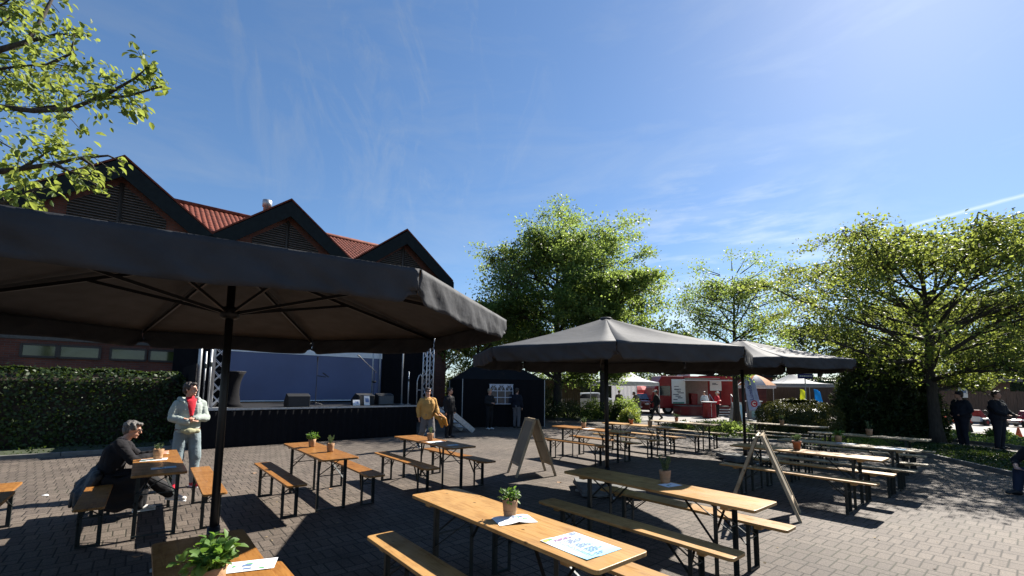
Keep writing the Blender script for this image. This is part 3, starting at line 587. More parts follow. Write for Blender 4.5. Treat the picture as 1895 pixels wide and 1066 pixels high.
for wm in ('pine', 'pine_red', 'pine_grey'):
    proto['t', wm] = trestle('beer_table', 2.2, .5, .77, 'x', 'table', 'beer tables', 'tabletop', wm)
    proto['b', wm] = trestle('beer_bench', 2.2, .25, .48, 'x', 'bench', 'beer benches', 'seat', wm)
used = set()
def put(kind, x, y, label, wm, dth=0.0):
    k = (kind, wm); o = proto[k] if k not in used else copy_tree(proto[k]); used.add(k)
    o.location = (x, y, 0); o.rotation_euler = (0, 0, TH + dth); o['label'] = label; return o
# name: (x, y, wood, table label, near/left bench label, far/right bench label, offset, left?, right?)
SETS = [
 (-.03, 3.55, 'pine', 'pale varnished beer table with the big printed programme sheet and an open leaflet',
  'wide-angle foreground bench half in shade, left of the table with the programme sheet', 'sunlit bench end peeping out right of the table with the programme sheet', .55, 1, 1),
 (1.53, 4.82, 'pine', 'beer table with the tall rosemary pot, in front of the right A-board',
  'long bench between the programme-sheet table and the rosemary table, sunlit along its near half', 'bench behind the rosemary table, reaching past the foot of the right A-board', .55, 1, 1),
 (-3.04, 7.11, 'pine_red', 'orange-brown beer table carrying two herb pots close together, in front of the stage',
  'bench left of the table with two herb pots, split lengthwise by a shadow', 'bench right of the table with two herb pots, its near end in shade', .55, 1, 1),
 (-1.48, 8.43, 'pine_red', 'beer table in front of the man in the yellow jacket, near half in shade',
  'shaded bench with one thin sunlit edge, left of the table before the yellow-jacket man', 'bench on the right of the table before the yellow-jacket man', .55, 1, 1),
 (-4.62, 5.93, 'pine_red', 'orange-brown beer table at which the woman in black is sitting',
  'bench the woman in black sits on, partly covered by her coat', 'sunlit bench at the red shoes of the standing man, behind the parasol pole', .55, 1, 1),
 (-1.35, 2.2, 'pine_red', 'beer table in the bottom left corner carrying the large leafy herb pot', None,
  'bench end beside the corner table with the large leafy herb pot', .42, 0, 1),
 (-4.07, 3.22, 'pine_red', 'beer table cut off by the left edge of the picture', None, None, .55, 0, 0),
 (1.97, 11.35, 'pine_red', 'beer table right behind the left A-board, with a small pot and a white sheet',
  'bench starting at the left A-board, in front of its beer table', 'bench on the far side of the beer table right behind the left A-board', .55, 1, 1),
 (3.59, 12.73, 'pine', 'beer table behind the middle parasol pole, holding one lit and one shaded pot',
  'bench in front of the table that has one pot in sun and one in shade', 'bench behind the table that has one pot in sun and one in shade', .55, 1, 1),
 (5.34, 13.95, 'pine_grey', 'sun-bleached beer table in front of the red show truck with one small pot',
  'sun-bleached bench on the near side of the table before the red truck', 'sun-bleached bench on the far side of the table before the red truck', .55, 1, 1),
 (8.19, 13.5, 'pine_grey', 'narrow-looking beer table directly in front of the clipped box hedge',
  'pale bench reaching left in front of the table by the clipped hedge', 'bench between the clipped hedge and the table before it', .55, 1, 1),
 (4.91, 7.61, 'pine', 'beer table seen through the legs of the right A-board, with a terracotta pot',
  'nearest bench behind the right A-board, lit along its near edge', 'second bench behind the right A-board, beyond the terracotta-pot table', .55, 1, 1),
 (6.4, 8.65, 'pine_grey', 'beer table with bluish sheets on its right end, behind the terracotta-pot table',
  'bench on the near side of the table with bluish sheets', 'bench on the far side of the table with bluish sheets', .5, 1, 1),
 (8.19, 10.4, 'pine_grey', 'rearmost beer table beside the trunk of the right tree, dappled with shade',
  'bench on the near side of the rearmost table by the right tree trunk', 'bench on the far side of the rearmost table, next to the right tree trunk', .55, 1, 1),
]
SETS[0] = SETS[0][:4] + ('foreground bench half in shade, left of the table with the programme sheet',) + SETS[0][5:]
rj = random.Random(3)
for x, y, wm, lt, lb1, lb2, off, l_, r_ in SETS:
    put('t', x, y, lt, wm)
    if l_: put('b', x - N.x * off, y - N.y * off, lb1, wm, rj.uniform(-.02, .02))
    if r_: put('b', x + N.x * off + (-.04 if off == .42 else 0), y + N.y * off + (.04 if off == .42 else 0), lb2, wm, rj.uniform(-.02, .02))
put('b', -5.76, 5.02, 'empty bench at the left edge of the picture, behind the cut-off table', 'pine_red')
# ------------------------------------------------------------------ herb pots
def pot_mesh(kind, s=1.0):
    q = MB()
    if kind == 'terra':
        q.lathe([(.042*s, 0), (.055*s, .1*s), (.062*s, .1*s), (.064*s, .128*s), (.055*s, .128*s), (.053*s, .105*s)], 20)
    else:
        q.lathe([(.045*s, 0), (.05*s, .03*s), (.056*s, .08*s), (.062*s, .135*s), (.058*s, .137*s), (.054*s, .11*s)], 20)
        q.v = [(x * (1 + .06 * mnoise.noise((x * 40, y * 40, z * 20))), y * (1 + .06 * mnoise.noise((x * 40 + 9, y * 40, z * 20))), z + (.012 * s * mnoise.noise((x * 30, y * 30, 4)) if z > .1 * s else 0)) for x, y, z in q.v]
    return q
def herb(kind, s, h, w, n, seed):
    rng = np.random.default_rng(seed); P_ = []; D_ = []; st = MB()
    ns = {'bush': 22, 'rose': 9, 'sprout': 16, 'tuft': 26}[kind]
    for i in range(ns):
        a = rng.uniform(0, 6.28); rr = math.sqrt(rng.uniform(0, 1)); hh = h * rng.uniform(.65, 1)
        tip = np.array([math.cos(a) * rr * w, math.sin(a) * rr * w, hh * (1.05 - .35 * rr * rr if kind != 'rose' else 1)])
        base = np.array([math.cos(a) * rr * .02, math.sin(a) * rr * .02, 0])
        mid = base * .6 + tip * .4 + np.array([0, 0, hh * .15])
        st.tube([base + [0, 0, .11 * s], mid + [0, 0, .11 * s], tip + [0, 0, .11 * s]], [.0022 * s, .0018 * s, .0012 * s], 4, cap=False)
        m = n // ns
        for k in range(m):
            tt = rng.uniform(.25 if kind != 'bush' else .35, 1); c = base * (1 - tt) + tip * tt if tt > .5 else mid * (tt / .5) + base * (1 - tt / .5)
            c = base * (1 - tt) ** 2 + 2 * mid * tt * (1 - tt) + tip * tt ** 2
            dr = tip - base; dr /= np.linalg.norm(dr); o = rng.normal(size=3); o /= np.linalg.norm(o)
            d = dr * (1.1 if kind in ('rose', 'tuft') else .35) + o * (.8 if kind in ('rose', 'tuft') else 1)
            P_.append(c + [0, 0, .11 * s] + o * {'bush': .018, 'rose': .008, 'sprout': .014, 'tuft': .006}[kind] * s); D_.append(d)
    return np.array(P_), np.array(D_), st
def herb_pot(label, px, py, kind, pot='kraft', s=1.0, h=.12, w=.1, n=150, leaf=.03, m='herb', seed=0, z=.77, at=None):
    p = at or G(px, py, z); root = thing('herb_pot', label, 'potted herb', p, rj.uniform(0, 6), 'herb pots on the beer tables')
    pt = pot_mesh(pot, s).build('pot', M['terra' if pot == 'terra' else 'kraft'], root, True)
    if pot == 'kraft':
        MB().tube([((.0535 * math.cos(a)) * s, (.0535 * math.sin(a)) * s, .055 * s + .004 * math.sin(a)) for a in np.linspace(0, 6.28, 17)], .0016 * s, 5).build('string', M['string'], pt)
    MB().lathe([(.001, .108 * s), (.052 * s, .106 * s)], 14, cap=False).build('soil', M['soil'], root)
    P_, D_, st = herb(kind, s, h, w, n, seed)
    st.build('stems', M['hedge'], root)
    if kind in ('bush', 'sprout'): leaf8(P_, D_, leaf, .72 if kind == 'bush' else .55, seed).build('leaves', M[m], root, True)
    else: leaf_obj('leaves', leaves_mesh(P_, leaf, .1, seed, .16, .5, D_, .2), M[m], root)
    return root
HP = [
 ('large leafy herb in a kraft-paper wrapped pot on the bottom left corner table', None, None, 'bush', 'kraft', 1.12, .165, .125, 270, .052, 'herb', dict(at=Vector((-1.397, 2.165, .77)))),
 ('small herb pot on a white sheet by the hands of the woman in black', 292, 850, 'rose', 'kraft', 1.0, .1, .05, 170, .035, 'rosemary', {}),
 ('round bushy herb, left one of the two pots before the stage', 577, 827, 'bush', 'kraft', .95, .13, .11, 260, .032, 'herb', {}),
 ('upright rosemary, right one of the two pots before the stage', 611, 836, 'rose', 'kraft', .95, .15, .055, 300, .035, 'rosemary', {}),
 ('small rosemary pot on the table before the yellow-jacket man', 796, 815, 'rose', 'kraft', 1.0, .15, .05, 240, .035, 'rosemary', {}),
 ('sprouting herb pot standing on an open leaflet, on the programme-sheet table', 943.5, 957, 'sprout', 'kraft', 1.0, .1, .085, 150, .036, 'herb', {}),
 ('tall rosemary pot at the middle of the table before the right A-board', 1231, 894, 'rose', 'kraft', 1.0, .19, .075, 340, .042, 'rosemary', {}),
 ('small grassy pot on the table behind the left A-board', 1080, 792, 'tuft', 'kraft', 1.05, .16, .1, 260, .06, 'rosemary', {}),
 ('sunlit grassy pot beside the middle parasol pole', 1168, 785, 'tuft', 'terra', 1.1, .17, .11, 260, .06, 'rosemary', {}),
 ('dark shaded pot between the sunlit pot and the bleached table', 1203, 788.5, 'rose', 'kraft', 1.1, .18, .05, 220, .05, 'rosemary', {}),
 ('grassy pot on the bleached table before the red truck', 1252, 780, 'tuft', 'terra', 1.0, .15, .11, 260, .06, 'rosemary', {}),
 ('thin grassy pot on the table before the clipped hedge', 1447, 786, 'tuft', 'kraft', 1.05, .17, .06, 220, .06, 'rosemary', {}),
 ('grey-green herb in a bare terracotta pot right of the right A-board', 1475, 832, 'tuft', 'terra', 1.15, .15, .09, 260, .05, 'rosemary', {}),
 ('herb pot in half shade on the table with bluish sheets', 1552, 818, 'sprout', 'kraft', 1.0, .13, .08, 180, .045, 'herb', {}),
 ('herb pot on the rearmost table left of the right tree trunk', 1609, 806, 'rose', 'kraft', 1.1, .2, .07, 260, .045, 'rosemary', {}),
]
for i, (lb, px, py, kd, pt, s, h, w_, n, lf, m_, kw) in enumerate(HP): herb_pot(lb, px, py, kd, pt, s, h, w_, n, lf, m_, 20 + i, **kw)
# ------------------------------------------------------------------ papers
M['ink'] = mat('blue_grey_ink', (.13, .2, .36), .6, var=.1); M['ink_red'] = mat('violet_ink', (.36, .2, .36), .6, var=.1); M['ink_dark'] = mat('dark_ink', (.05, .07, .12), .6)
M['yel'] = mat('yellow_print', (.65, .65, .1), .55, var=.1); M['grn'] = mat('green_print', (.12, .4, .16), .55, var=.1)
def bluepaper():
    m, t, b = nt('printed_sheet_with_blue_foot'); tc = nd(t, 'ShaderNodeTexCoord'); sx = nd(t, 'ShaderNodeSeparateXYZ'); lk(t, tc.outputs['Generated'], sx.inputs[0])
    lk(t, ramp(t, sx.outputs[0], [(.25, (.62, .66, .72)), (.95, (.3, .58, .75))]), b.inputs['Base Color']); b.inputs['Roughness'].default_value = .45; return m
M['bluepaper'] = bluepaper()
pc = [G(x, y, .771) for x, y in ((999.9, 1001.4), (1062, 984.4), (1150.6, 1015.4), (1087, 1038.3))]
ctr = sum(pc, Vector()) / 4; ex = ((pc[2] - pc[1]) + (pc[3] - pc[0])) / 2; ey = ((pc[1] - pc[0]) + (pc[2] - pc[3])) / 2
Lx, Ly = ex.length, ey.length
prog = thing('programme_sheet', 'large printed programme sheet with blue foot lying on the foreground table', 'printed sheet', (ctr.x, ctr.y, .7712), math.atan2(ex.y, ex.x))
MB().grid(lambda u, v: ((u - .5) * Lx, (v - .5) * Ly, .0015 + .004 * (abs(u - .5) * 2) ** 3 * (v < .3)), 12, 8).build('paper', M['bluepaper'], prog, True)
rp = random.Random(5)
def line_rows(q, x, y0, y1, th, z=.0055, frag=3):
    y = y0
    while y < y1 - .01:
        l = rp.uniform(.012, .05) * frag / 3
        q.add([(x - th / 2, y, z), (x + th / 2, y, z), (x + th / 2, min(y1, y + l), z), (x - th / 2, min(y1, y + l), z)], [(0, 1, 2, 3)]); y += l + rp.uniform(.004, .009)
q = MB(); line_rows(q, -Lx * .37, -Ly * .28, Ly * .12, .008); line_rows(q, -Lx * .33, -Ly * .28, Ly * .2, .012); q.build('headline', M['ink_red'], prog)
q = MB()
for i in range(17):
    x = -Lx * .25 + i * Lx * .042
    line_rows(q, x, -Ly * .3, -Ly * (.3 - rp.uniform(.07, .12)), .005)
    if i % 5 != 4: line_rows(q, x, -Ly * .13, Ly * rp.uniform(.05, .36), .0065)
q.build('text_lines', M['ink'], prog)
MB().add([(-Lx * .48, -Ly * .48, .0055), (-Lx * .38, -Ly * .48, .0055), (-Lx * .42, -Ly * .3, .0055), (-Lx * .48, -Ly * .27, .0055)], [(0, 1, 2, 3)]).build('corner_print', M['yel'], prog)
MB().add([(-Lx * .46, -Ly * .36, .0062), (-Lx * .4, -Ly * .36, .0062), (-Lx * .42, -Ly * .24, .0062), (-Lx * .46, -Ly * .24, .0062)], [(0, 1, 2, 3)]).build('corner_emblem', M['grn'], prog)
q = MB()
for i in range(3): line_rows(q, -Lx * (.46 - .035 * i), Ly * .26, Ly * .46, .007)
q.build('logo_print', M['ink'], prog)
def leaflet(label, px, py, L, w, rz, m='paper', z=.771, fold=True, printed=True, at=None):
    p = at or G(px, py, z); r = thing('leaflet', label, 'leaflet', (p.x, p.y, z + .0012), rz, 'leaflets and sheets on the tables')
    f = (lambda u, v: ((u - .5) * L, (v - .5) * w, .001 + (.016 * (1 - abs(2 * u - 1)) ** 2 + .008 * abs(math.sin(u * 9.4)) * v if fold else .002 * u)))
    MB().grid(f, 16, 4).build('paper', M[m], r, True)
    if printed:
        q = MB()
        for i in range(5):
            u0 = rp.uniform(.08, .75); v0 = rp.uniform(.1, .7); du, dv = rp.uniform(.06, .2), rp.uniform(.06, .2)
            q.grid(lambda u, v: tuple(Vector(f(u0 + du * u, v0 + dv * v)) + Vector((0, 0, .0022))), 3, 1, i % 2)
        q.build('print', [M['grn'], M['ink']], r)
    return r
leaflet('open folded leaflet under the sprouting herb pot', 952, 963, .3, .2, .35)
leaflet('white leaflet under the tall rosemary pot', 1240, 898, .21, .15, .5, fold=False)
leaflet('printed leaflet right of the large leafy herb pot', None, None, .24, .16, .35, fold=False, at=G(466, 1047, .771))
leaflet('white sheet under the small herb pot of the woman in black', 285, 851, .28, .2, .6, fold=False)
leaflet('blue-grey sheet on the near end of the table of the woman in black', 303, 866, .24, .15, .7, 'bluepaper', fold=False)
leaflet('white card under the pot before the yellow-jacket man', 806, 818, .3, .2, .6, fold=False)
leaflet('bluish leaflet in the shade on the table before the yellow-jacket man', 838, 824, .2, .14, .6, 'bluepaper', fold=False)
leaflet('white sheet beside the pot behind the left A-board', 1090, 793.5, .3, .2, .7, fold=False)
leaflet('white sheet on the bleached table before the truck', 1263, 781, .3, .2, .7, fold=False)
leaflet('blue-grey sheet on the right end of the table under the right tree', 1648, 830, .42, .28, TH, 'bluepaper', fold=False)
leaflet('white sheet by the half-shaded pot on the table with bluish sheets', 1566, 821, .3, .2, TH, fold=False)
# ------------------------------------------------------------------ parasols
def parasol(label, c, r, ze, za, rot, cm='canopy', slabs=True, pole_r=.036, sg=1.0):
    root = thing('market_parasol', label, 'parasol', (c[0], c[1], 0), 0, 'large octagonal parasols')
    V8 = [Vector((r * math.cos(rot + k * math.pi / 4), r * math.sin(rot + k * math.pi / 4), ze)) for k in range(8)]
    top = Vector((0, 0, za)); q = MB()
    for k in range(8):
        a, b = V8[k], V8[(k + 1) % 8]
        def f(u, v, a=a, b=b):
            e = a.lerp(b, v); p = top.lerp(e, max(.03, u)); sag = math.sin(math.pi * v) * math.sin(math.pi * min(1, u * 1.0)) * .05
            p.z -= (sag + .03 * math.sin(math.pi * u)) * sg; p.z += .006 * mnoise.noise((p.x * 3, p.y * 3, k)) * u
            return p
        q.grid(f, 12, 8)
    q.build('canopy', M[cm], root, True, solid=.004)
    MB().lathe([(.03, za + .012), (.09, za + .004), (.13, za - .03)], 16).build('top_cap', M[cm], root, True)
    for k in range(8):
        a, b = V8[k], V8[(k + 1) % 8]; nrm = ((a + b) / 2).normalized(); nrm.z = 0
        def f(u, v, a=a, b=b, k=k):
            e = a.lerp(b, .004 + .992 * u); drop = .225 * (1 - .18 * max(0, abs(2 * u - 1) - .88) / .12) * v
            out = .002 + (.01 * math.sin(u * 31 + k + v) + .035 * mnoise.noise((u * 9 + k * 9 - v * 1.5, v * 1.2, 1.3)) + .022 * mnoise.noise((u * 26 + k * 9 - v * 4, v * 1.5, 5.3))) * v ** .6 - .03 * v
            if abs(2 * u - 1) > .93 and v > .8: drop -= .03
            return e + nrm * out + Vector((0, 0, .003 - drop + .012 * math.sin(u * 9 + k) * v))
        q = MB().grid(f, 72, 7); q.build('valance', M['valance' if sg < 0 else 'valance_flare_haze'], root, True, solid=.003)
        rb = MB(); d = V8[k]; rb.bar(Vector((d.x * .03, d.y * .03, za - .1)), Vector((d.x * .985, d.y * .985, ze - .03)), .022, .035)
        ro = rb.build('rib', M['pole'], root)
        mid = Vector((d.x * .47, d.y * .47, za + (ze - za) * .47 - .055)); MB().bar(Vector((d.x * .02, d.y * .02, za - .62)), mid, .018, .03).build('strut', M['pole'], ro)
    MB().tube([(0, 0, .05), (0, 0, za)], pole_r, 16).build('pole', M['pole'], root, True)
    q = MB(); q.lathe([(.06, za - .68), (.085, za - .66), (.085, za - .58), (.06, za - .56)], 16).build('runner', M['pole'], root, True); MB().lathe([(.06, za - .16), (.09, za - .14), (.09, za - .08), (.05, za - .06)], 16).build('hub', M['pole'], root, True)
    MB().tube([(0, 0, .1), (0, 0, .42)], pole_r * 1.5, 16).build('sleeve', M['pole'], root, True)
    if slabs:
        for i, (sx, sy) in enumerate(((-1, -1), (1, -1), (1, 1), (-1, 1))):
            MB().box((sx * .27, sy * .27, .06), (.5, .5, .05), .01 * i).build('base_slab', M['slab'], root, bevel=.006)
            MB().box((sx * .27, sy * .27, .112), (.49, .49, .05), -.012 * i).build('base_slab', M['slab'], root, bevel=.006)
    MB().box((0, 0, .02), (1.1, .06, .03)).box((0, 0, .021), (.06, 1.1, .027)).build('base_cross', M['galv'], root)
    return root
parasol('huge dark parasol overhead on the left, its grey valance edge across the picture', (-2.83, 4.39), 2.8, 2.5, 3.1, R(-36.5), slabs=False, sg=-.35)
parasol('grey octagonal parasol in the middle, its front corner towards us', (1.68, 7.88), 2.44, 2.355, 3.04, R(-99))
parasol('rear grey parasol dappled with leaf shade, partly behind the middle one', (5.95, 11.45), 2.45, 2.46, 3.08, R(-100), 'canopy_pale')
# ------------------------------------------------------------------ A-boards
def a_board(label, c, rz, h, wd, spread):
    root = thing('a_board', label, 'A-board', (c.x, c.y, 0), rz, 'wooden A-board signs')
    for sd in (-1, 1):
        top = Vector((0, sd * .025, h)); bot = Vector((0, sd * spread, 0)); d = (bot - top).normalized()
        nrm = Vector((0, -d.z, d.y)) * (1 if sd > 0 else 1); nrm = Vector((1, 0, 0)).cross(d)
        fr = MB()
        for sx in (-1, 1): fr.bar(top + Vector((sx * (wd / 2 - .025), 0, 0)), bot + Vector((sx * (wd / 2 - .025), 0, 0)), .055, .04, nrm)
        fr.bar(top + d * .03 + Vector((-wd / 2 + .05, 0, 0)), top + d * .03 + Vector((wd / 2 - .05, 0, 0)), .06, .026, nrm)
        e = h * .8 / -d.z; fr.bar(top + d * e + Vector((-wd / 2 + .05, 0, 0)), top + d * e + Vector((wd / 2 - .05, 0, 0)), .05, .026, nrm)
        lf = fr.build('frame_leaf', M['wood_sign'], root, bevel=.003)
        pn = MB(); c0 = top + d * .06; c1 = top + d * (e - .02); hw = wd / 2 - .05
        pn.bar(c0, c1, 2 * hw, .012, nrm); pn.build('panel', M['sign_panel'], lf)
    MB().bar((-wd / 2 + .08, -spread * .42, h * .6), (-wd / 2 + .08, spread * .42, h * .6), .02, .004).build('stay', M['steel'], root)
    q = MB().box((wd * .3, 0, h - .012), (.07, .08, .006)).box((-wd * .3, 0, h - .012), (.07, .08, .006)); q.build('hinge', M['steel'], root)
    return root
M['sign_panel'] = mat('beige_sign_panel', (.2, .17, .125), .6, var=.12, scale=4)
a_board('left wooden A-board standing open in front of the middle tables', Vector((.43, 9.38, 0)), R(107), 1.14, .62, .42)
a_board('right wooden A-board seen edge-on behind the rosemary table', Vector((3.7, 6.68, 0)), R(58), 1.13, .6, .45)
# ------------------------------------------------------------------ brick house with gables
def brickm(name, c1, c2, mort, sc=1.0):
    m, t, b = nt(name); g = nd(t, 'ShaderNodeNewGeometry')
    d1 = nd(t, 'ShaderNodeVectorMath', operation='DOT_PRODUCT'); lk(t, g.outputs['Position'], d1.inputs[0]); d1.inputs[1].default_value = tuple(NS)
    d2 = nd(t, 'ShaderNodeVectorMath', operation='DOT_PRODUCT'); lk(t, g.outputs['Position'], d2.inputs[0]); d2.inputs[1].default_value = tuple(MS)
    sx = nd(t, 'ShaderNodeSeparateXYZ'); lk(t, g.outputs['Position'], sx.inputs[0])
    cb = nd(t, 'ShaderNodeCombineXYZ'); lk(t, mth(t, 'ADD', d1.outputs['Value'], d2.outputs['Value']), cb.inputs[0]); lk(t, sx.outputs[2], cb.inputs[1])
    br = nd(t, 'ShaderNodeTexBrick', i_Scale=1.0); lk(t, cb.outputs[0], br.inputs['Vector'])
    for k, v_ in (('Color1', (*c1, 1)), ('Color2', (*c2, 1)), ('Mortar', (*mort, 1)), ('Mortar Size', .008), ('Brick Width', .25 * sc), ('Row Height', .077 * sc)): br.inputs[k].default_value = v_
    n = nd(t, 'ShaderNodeTexNoise', i_Scale=1.2, i_Detail=6.0); lk(t, g.outputs['Position'], n.inputs['Vector'])
    lk(t, mixc(t, 1.0, br.outputs['Color'], ramp(t, n.outputs[0], [(.3, (.7, .7, .7)), (.7, (1.15, 1.12, 1.1))]), 'MULTIPLY'), b.inputs['Base Color']); b.inputs['Roughness'].default_value = .85
    bp = nd(t, 'ShaderNodeBump', i_Strength=.5, i_Distance=.01, invert=True); lk(t, br.outputs['Fac'], bp.inputs['Height']); lk(t, bp.outputs[0], b.inputs['Normal'])
    return m
M['brick'] = brickm('red_brick', (.17, .055, .034), (.115, .037, .025), (.1, .08, .07))
M['brick_dark'] = brickm('dark_red_brick', (.17, .04, .026), (.11, .028, .02), (.09, .07, .06))
M['fascia'] = mat('dark_green_board', (.007, .0105, .0105), .7, var=.3, scale=5, bump=.2, spec=.2)
M['slat'] = mat('brown_louvre_slat', (.13, .1, .085), .6, var=.3, scale=6)
M['tile'] = mat('red_clay_tile', (.14, .037, .022), .75, var=.45, scale=5, bump=.3, bscale=40, spec=.15)
M['wglass'] = mat('glass_with_painted_reflection', (.045, .06, .018), .08, var=.5, scale=1.5, spec=.8)  # mottled green base colour stands in for reflected trees
M['frame'] = mat('dark_window_frame', (.03, .024, .02), .5)
HM = 22.25
house = thing('brick_building', 'red brick building with a row of dark-boarded gables and louvres behind the stage', 'building', W(5, HM, 0))
def wl(p): return Vector(p) - house.location
PK = [-1.01, 4.85, 10.71]; HB, ZP, ZV = 2.93, 10.17, 7.89
def sides(q, poly, m0, m1, mi=0):       # poly of (s,z) pushed from m0 to m1
    q.prism([wl(W(s, m0, z)) for s, z in poly], MS * (m1 - m0), mi)
q = MB(); sides(q, [(-9.15, 0), (-3.95, 0), (-3.95, 6.6), (-9.15, 6.6)], HM, HM + .4); sides(q, [(-3.95, 0), (13.65, 0), (13.65, ZV), (-3.95, ZV)], HM, HM + .4)
for s in PK: sides(q, [(s - HB, ZV), (s + HB, ZV), (s, ZP)], HM, HM + .4)
sides(q, [(13.25, 0), (13.65, 0), (13.65, ZV), (13.25, ZV)], HM + .4, HM + 12); q.build('wall', M['brick'], house)
slope = (ZP - ZV) / HB
for s in PK:
    for sd in (-1, 1):
        q = MB(); q.prism([wl(W(s, HM - .5, ZP + .1)), wl(W(s + sd * (HB + .12), HM - .5, ZV + .1 - .12 * slope)), wl(W(s + sd * (HB + .12), HM - .5, ZV - .62 - .12 * slope)), wl(W(s, HM - .5, ZP - .62))], MS * .05)
        q.prism([wl(W(s, HM - .45, ZP + .1)), wl(W(s + sd * (HB + .12), HM - .45, ZV + .1 - .12 * slope)), wl(W(s + sd * (HB + .12), HM - .45, ZV - .02 - .12 * slope)), wl(W(s, HM - .45, ZP - .02))], MS * .45)
        q.build('bargeboard', M['fascia'], house)
        lw, gap = 1.42, .07; zb = 5.9                          # louvre with sloping top
        q = MB(); z = zb
        while z < ZP - .8:
            hw = min(lw, (ZP - .78 - z) / slope)
            if hw > gap + .08: q.bar(wl(W(s + sd * gap, HM - .06, z)), wl(W(s + sd * hw, HM - .06, z)), .1, .016, (0.35, .2, 1))
            z += .105
        q.build('louvre', M['slat'], house)
    MB().bar(wl(W(s, HM - .07, zb)), wl(W(s, HM - .07, ZP - .75)), .13, .08).build('louvre_post', M['frame'], house)
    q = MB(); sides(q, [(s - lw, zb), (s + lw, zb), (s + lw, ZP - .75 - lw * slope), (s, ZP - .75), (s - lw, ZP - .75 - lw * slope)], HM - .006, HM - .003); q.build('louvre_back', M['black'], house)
q = MB()                                                        # gable roofs and tiled main roof
for s in PK:
    for sd in (-1, 1):
        q.prism([wl(W(s, HM - .45, ZP + .18)), wl(W(s + sd * (HB + .1), HM - .45, ZV + .06)), wl(W(s + sd * (HB + .1), HM - .45, ZV + .14)), wl(W(s, HM - .45, ZP + .26))], MS * 5.6)
q.build('gable_roof', M['tile'], house)
def tilef(u, v):
    s = -.9 + 14.4 * u; d = 7.0 * v; z = ZV - .15 + d * .56
    wv = abs(math.sin(s * math.pi / .235)) * .055; st = ((d / .34) % 1.0) * .045
    return wl(W(s, HM + .5 + d, z + wv - st))
q = MB(); q.grid(tilef, 620, 84); q.build('tiled_roof', M['tile'], house)
q = MB(); q.tube([wl(W(-.9, HM + 7.5, ZV + 3.85)), wl(W(13.5, HM + 7.5, ZV + 3.85))], .13, 10); q.build('ridge', M['tile'], house, True)
fs, fz = on_m(494, 385, HM + 3); f0 = W(fs, HM + 3, 0)
MB().lathe([(.17, ZV + 1.5), (.17, fz + .05), (.22, fz + .05), (.22, fz + .4), (.16, fz + .42)], 14, wl(Vector((f0.x, f0.y, 0)))).build('flue', M['galv'], house, True)
for x0, x1 in ((37, 105), (108, 185), (203, 270), (275, 337)):
    s0, z1 = on_m(x0, 645 + x0 * .03, HM); s1, z0 = on_m(x1, 668 + x1 * .02, HM); s0 += .03; s1 -= .03
    zb_, zt = 2.66, 3.08; q = MB()
    for a_, b_ in (((s0, zb_), (s1, zb_)), ((s0, zt), (s1, zt)), ((s0, zb_), (s0, zt)), ((s1, zb_), (s1, zt))): q.bar(wl(W(a_[0], HM - .04, a_[1])), wl(W(b_[0], HM - .04, b_[1])), .07, .07, MS)
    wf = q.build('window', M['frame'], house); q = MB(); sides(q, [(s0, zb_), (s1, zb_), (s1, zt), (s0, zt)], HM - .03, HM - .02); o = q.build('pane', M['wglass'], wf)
q = MB(); sides(q, [(-9.2, 4.3), (13.5, 4.3), (13.5, 4.75), (-9.2, 4.75)], HM - 1.1, HM - .003); q.build('canopy_roof', M['fascia'], house)
q = MB(); sides(q, [(-9.2, 3.25), (1.2, 3.25), (1.2, 3.36), (-9.2, 3.36)], HM - .05, HM - .003); q.build('ledge', M['slab'], house)
for s in (-4.2, 1.75, 12.9):
    q = MB(); sides(q, [(s - .28, 0), (s + .28, 0), (s + .28, 4.3), (s - .28, 4.3)], HM - .3, HM - .003); q.build('brick_pier', M['brick'], house)
# ------------------------------------------------------------------ hedge along the house
def leaf_box(name, label, cat, c, L, D, H, rz, n, size, m, rnd=.25, seed=0, top=.0):
    root = thing(name, label, cat, c, rz); rng = np.random.default_rng(seed)
    hi = H - rnd * .4; bz_ = MB().box((0, 0, hi / 2), (L - rnd * .9, D - min(rnd * .9, D * .5), hi)); bz_.build('inner_growth', M['soil' if m == 'hedge' else 'dark_leaf'], root, bevel=rnd * .55)
    p = rng.uniform(-.5, .5, (n, 3)); f = rng.integers(0, 5, n); ar = np.array([L * H, L * H, D * H, D * H, L * D * 1.4]); f = rng.choice(5, n, p=ar / ar.sum())
    p[f == 0, 1] = -.5; p[f == 1, 1] = .5; p[f == 2, 0] = -.5; p[f == 3, 0] = .5; p[f == 4, 2] = .5
    q = p * [L, D, H]; q[:, 2] += H / 2
    lum = np.array([mnoise.noise((x * 1.5, y * 1.5 + seed, z * 1.5)) for x, y, z in q])
    # rounded upper edges
    over = np.clip((q[:, 2] - (H - rnd)) / rnd, 0, 1); sh = rnd * (1 - np.sqrt(np.clip(1 - over ** 2, 0, 1)))
    for ax, half in ((0, L / 2), (1, D / 2)):
        q[:, ax] = np.sign(q[:, ax]) * np.minimum(np.abs(q[:, ax]), half - sh)
    nrm = p.copy(); nrm /= np.linalg.norm(nrm, axis=1)[:, None]
    q += nrm * (lum * .12 + rng.normal(0, .035, n))[:, None]
    fn = np.zeros((n, 3)); fn[f == 0, 1] = -1; fn[f == 1, 1] = 1; fn[f == 2, 0] = -1; fn[f == 3, 0] = 1; fn[:, 2] += np.where(f == 4, 1, over)
    leaf_obj('foliage', leaves_mesh(q, size, .2, seed, .6, .25, None, .35, fn), M[m], root); return root
hc = W(-3.85, 17.6, 0)
leaf_box('hedge', 'tall dark hedge in front of the brick building, left of the stage', 'hedge', hc, 9.9, 1.1, 2.1, math.atan2(NS.y, NS.x), 26000, .1, 'hedge', .3, 11)
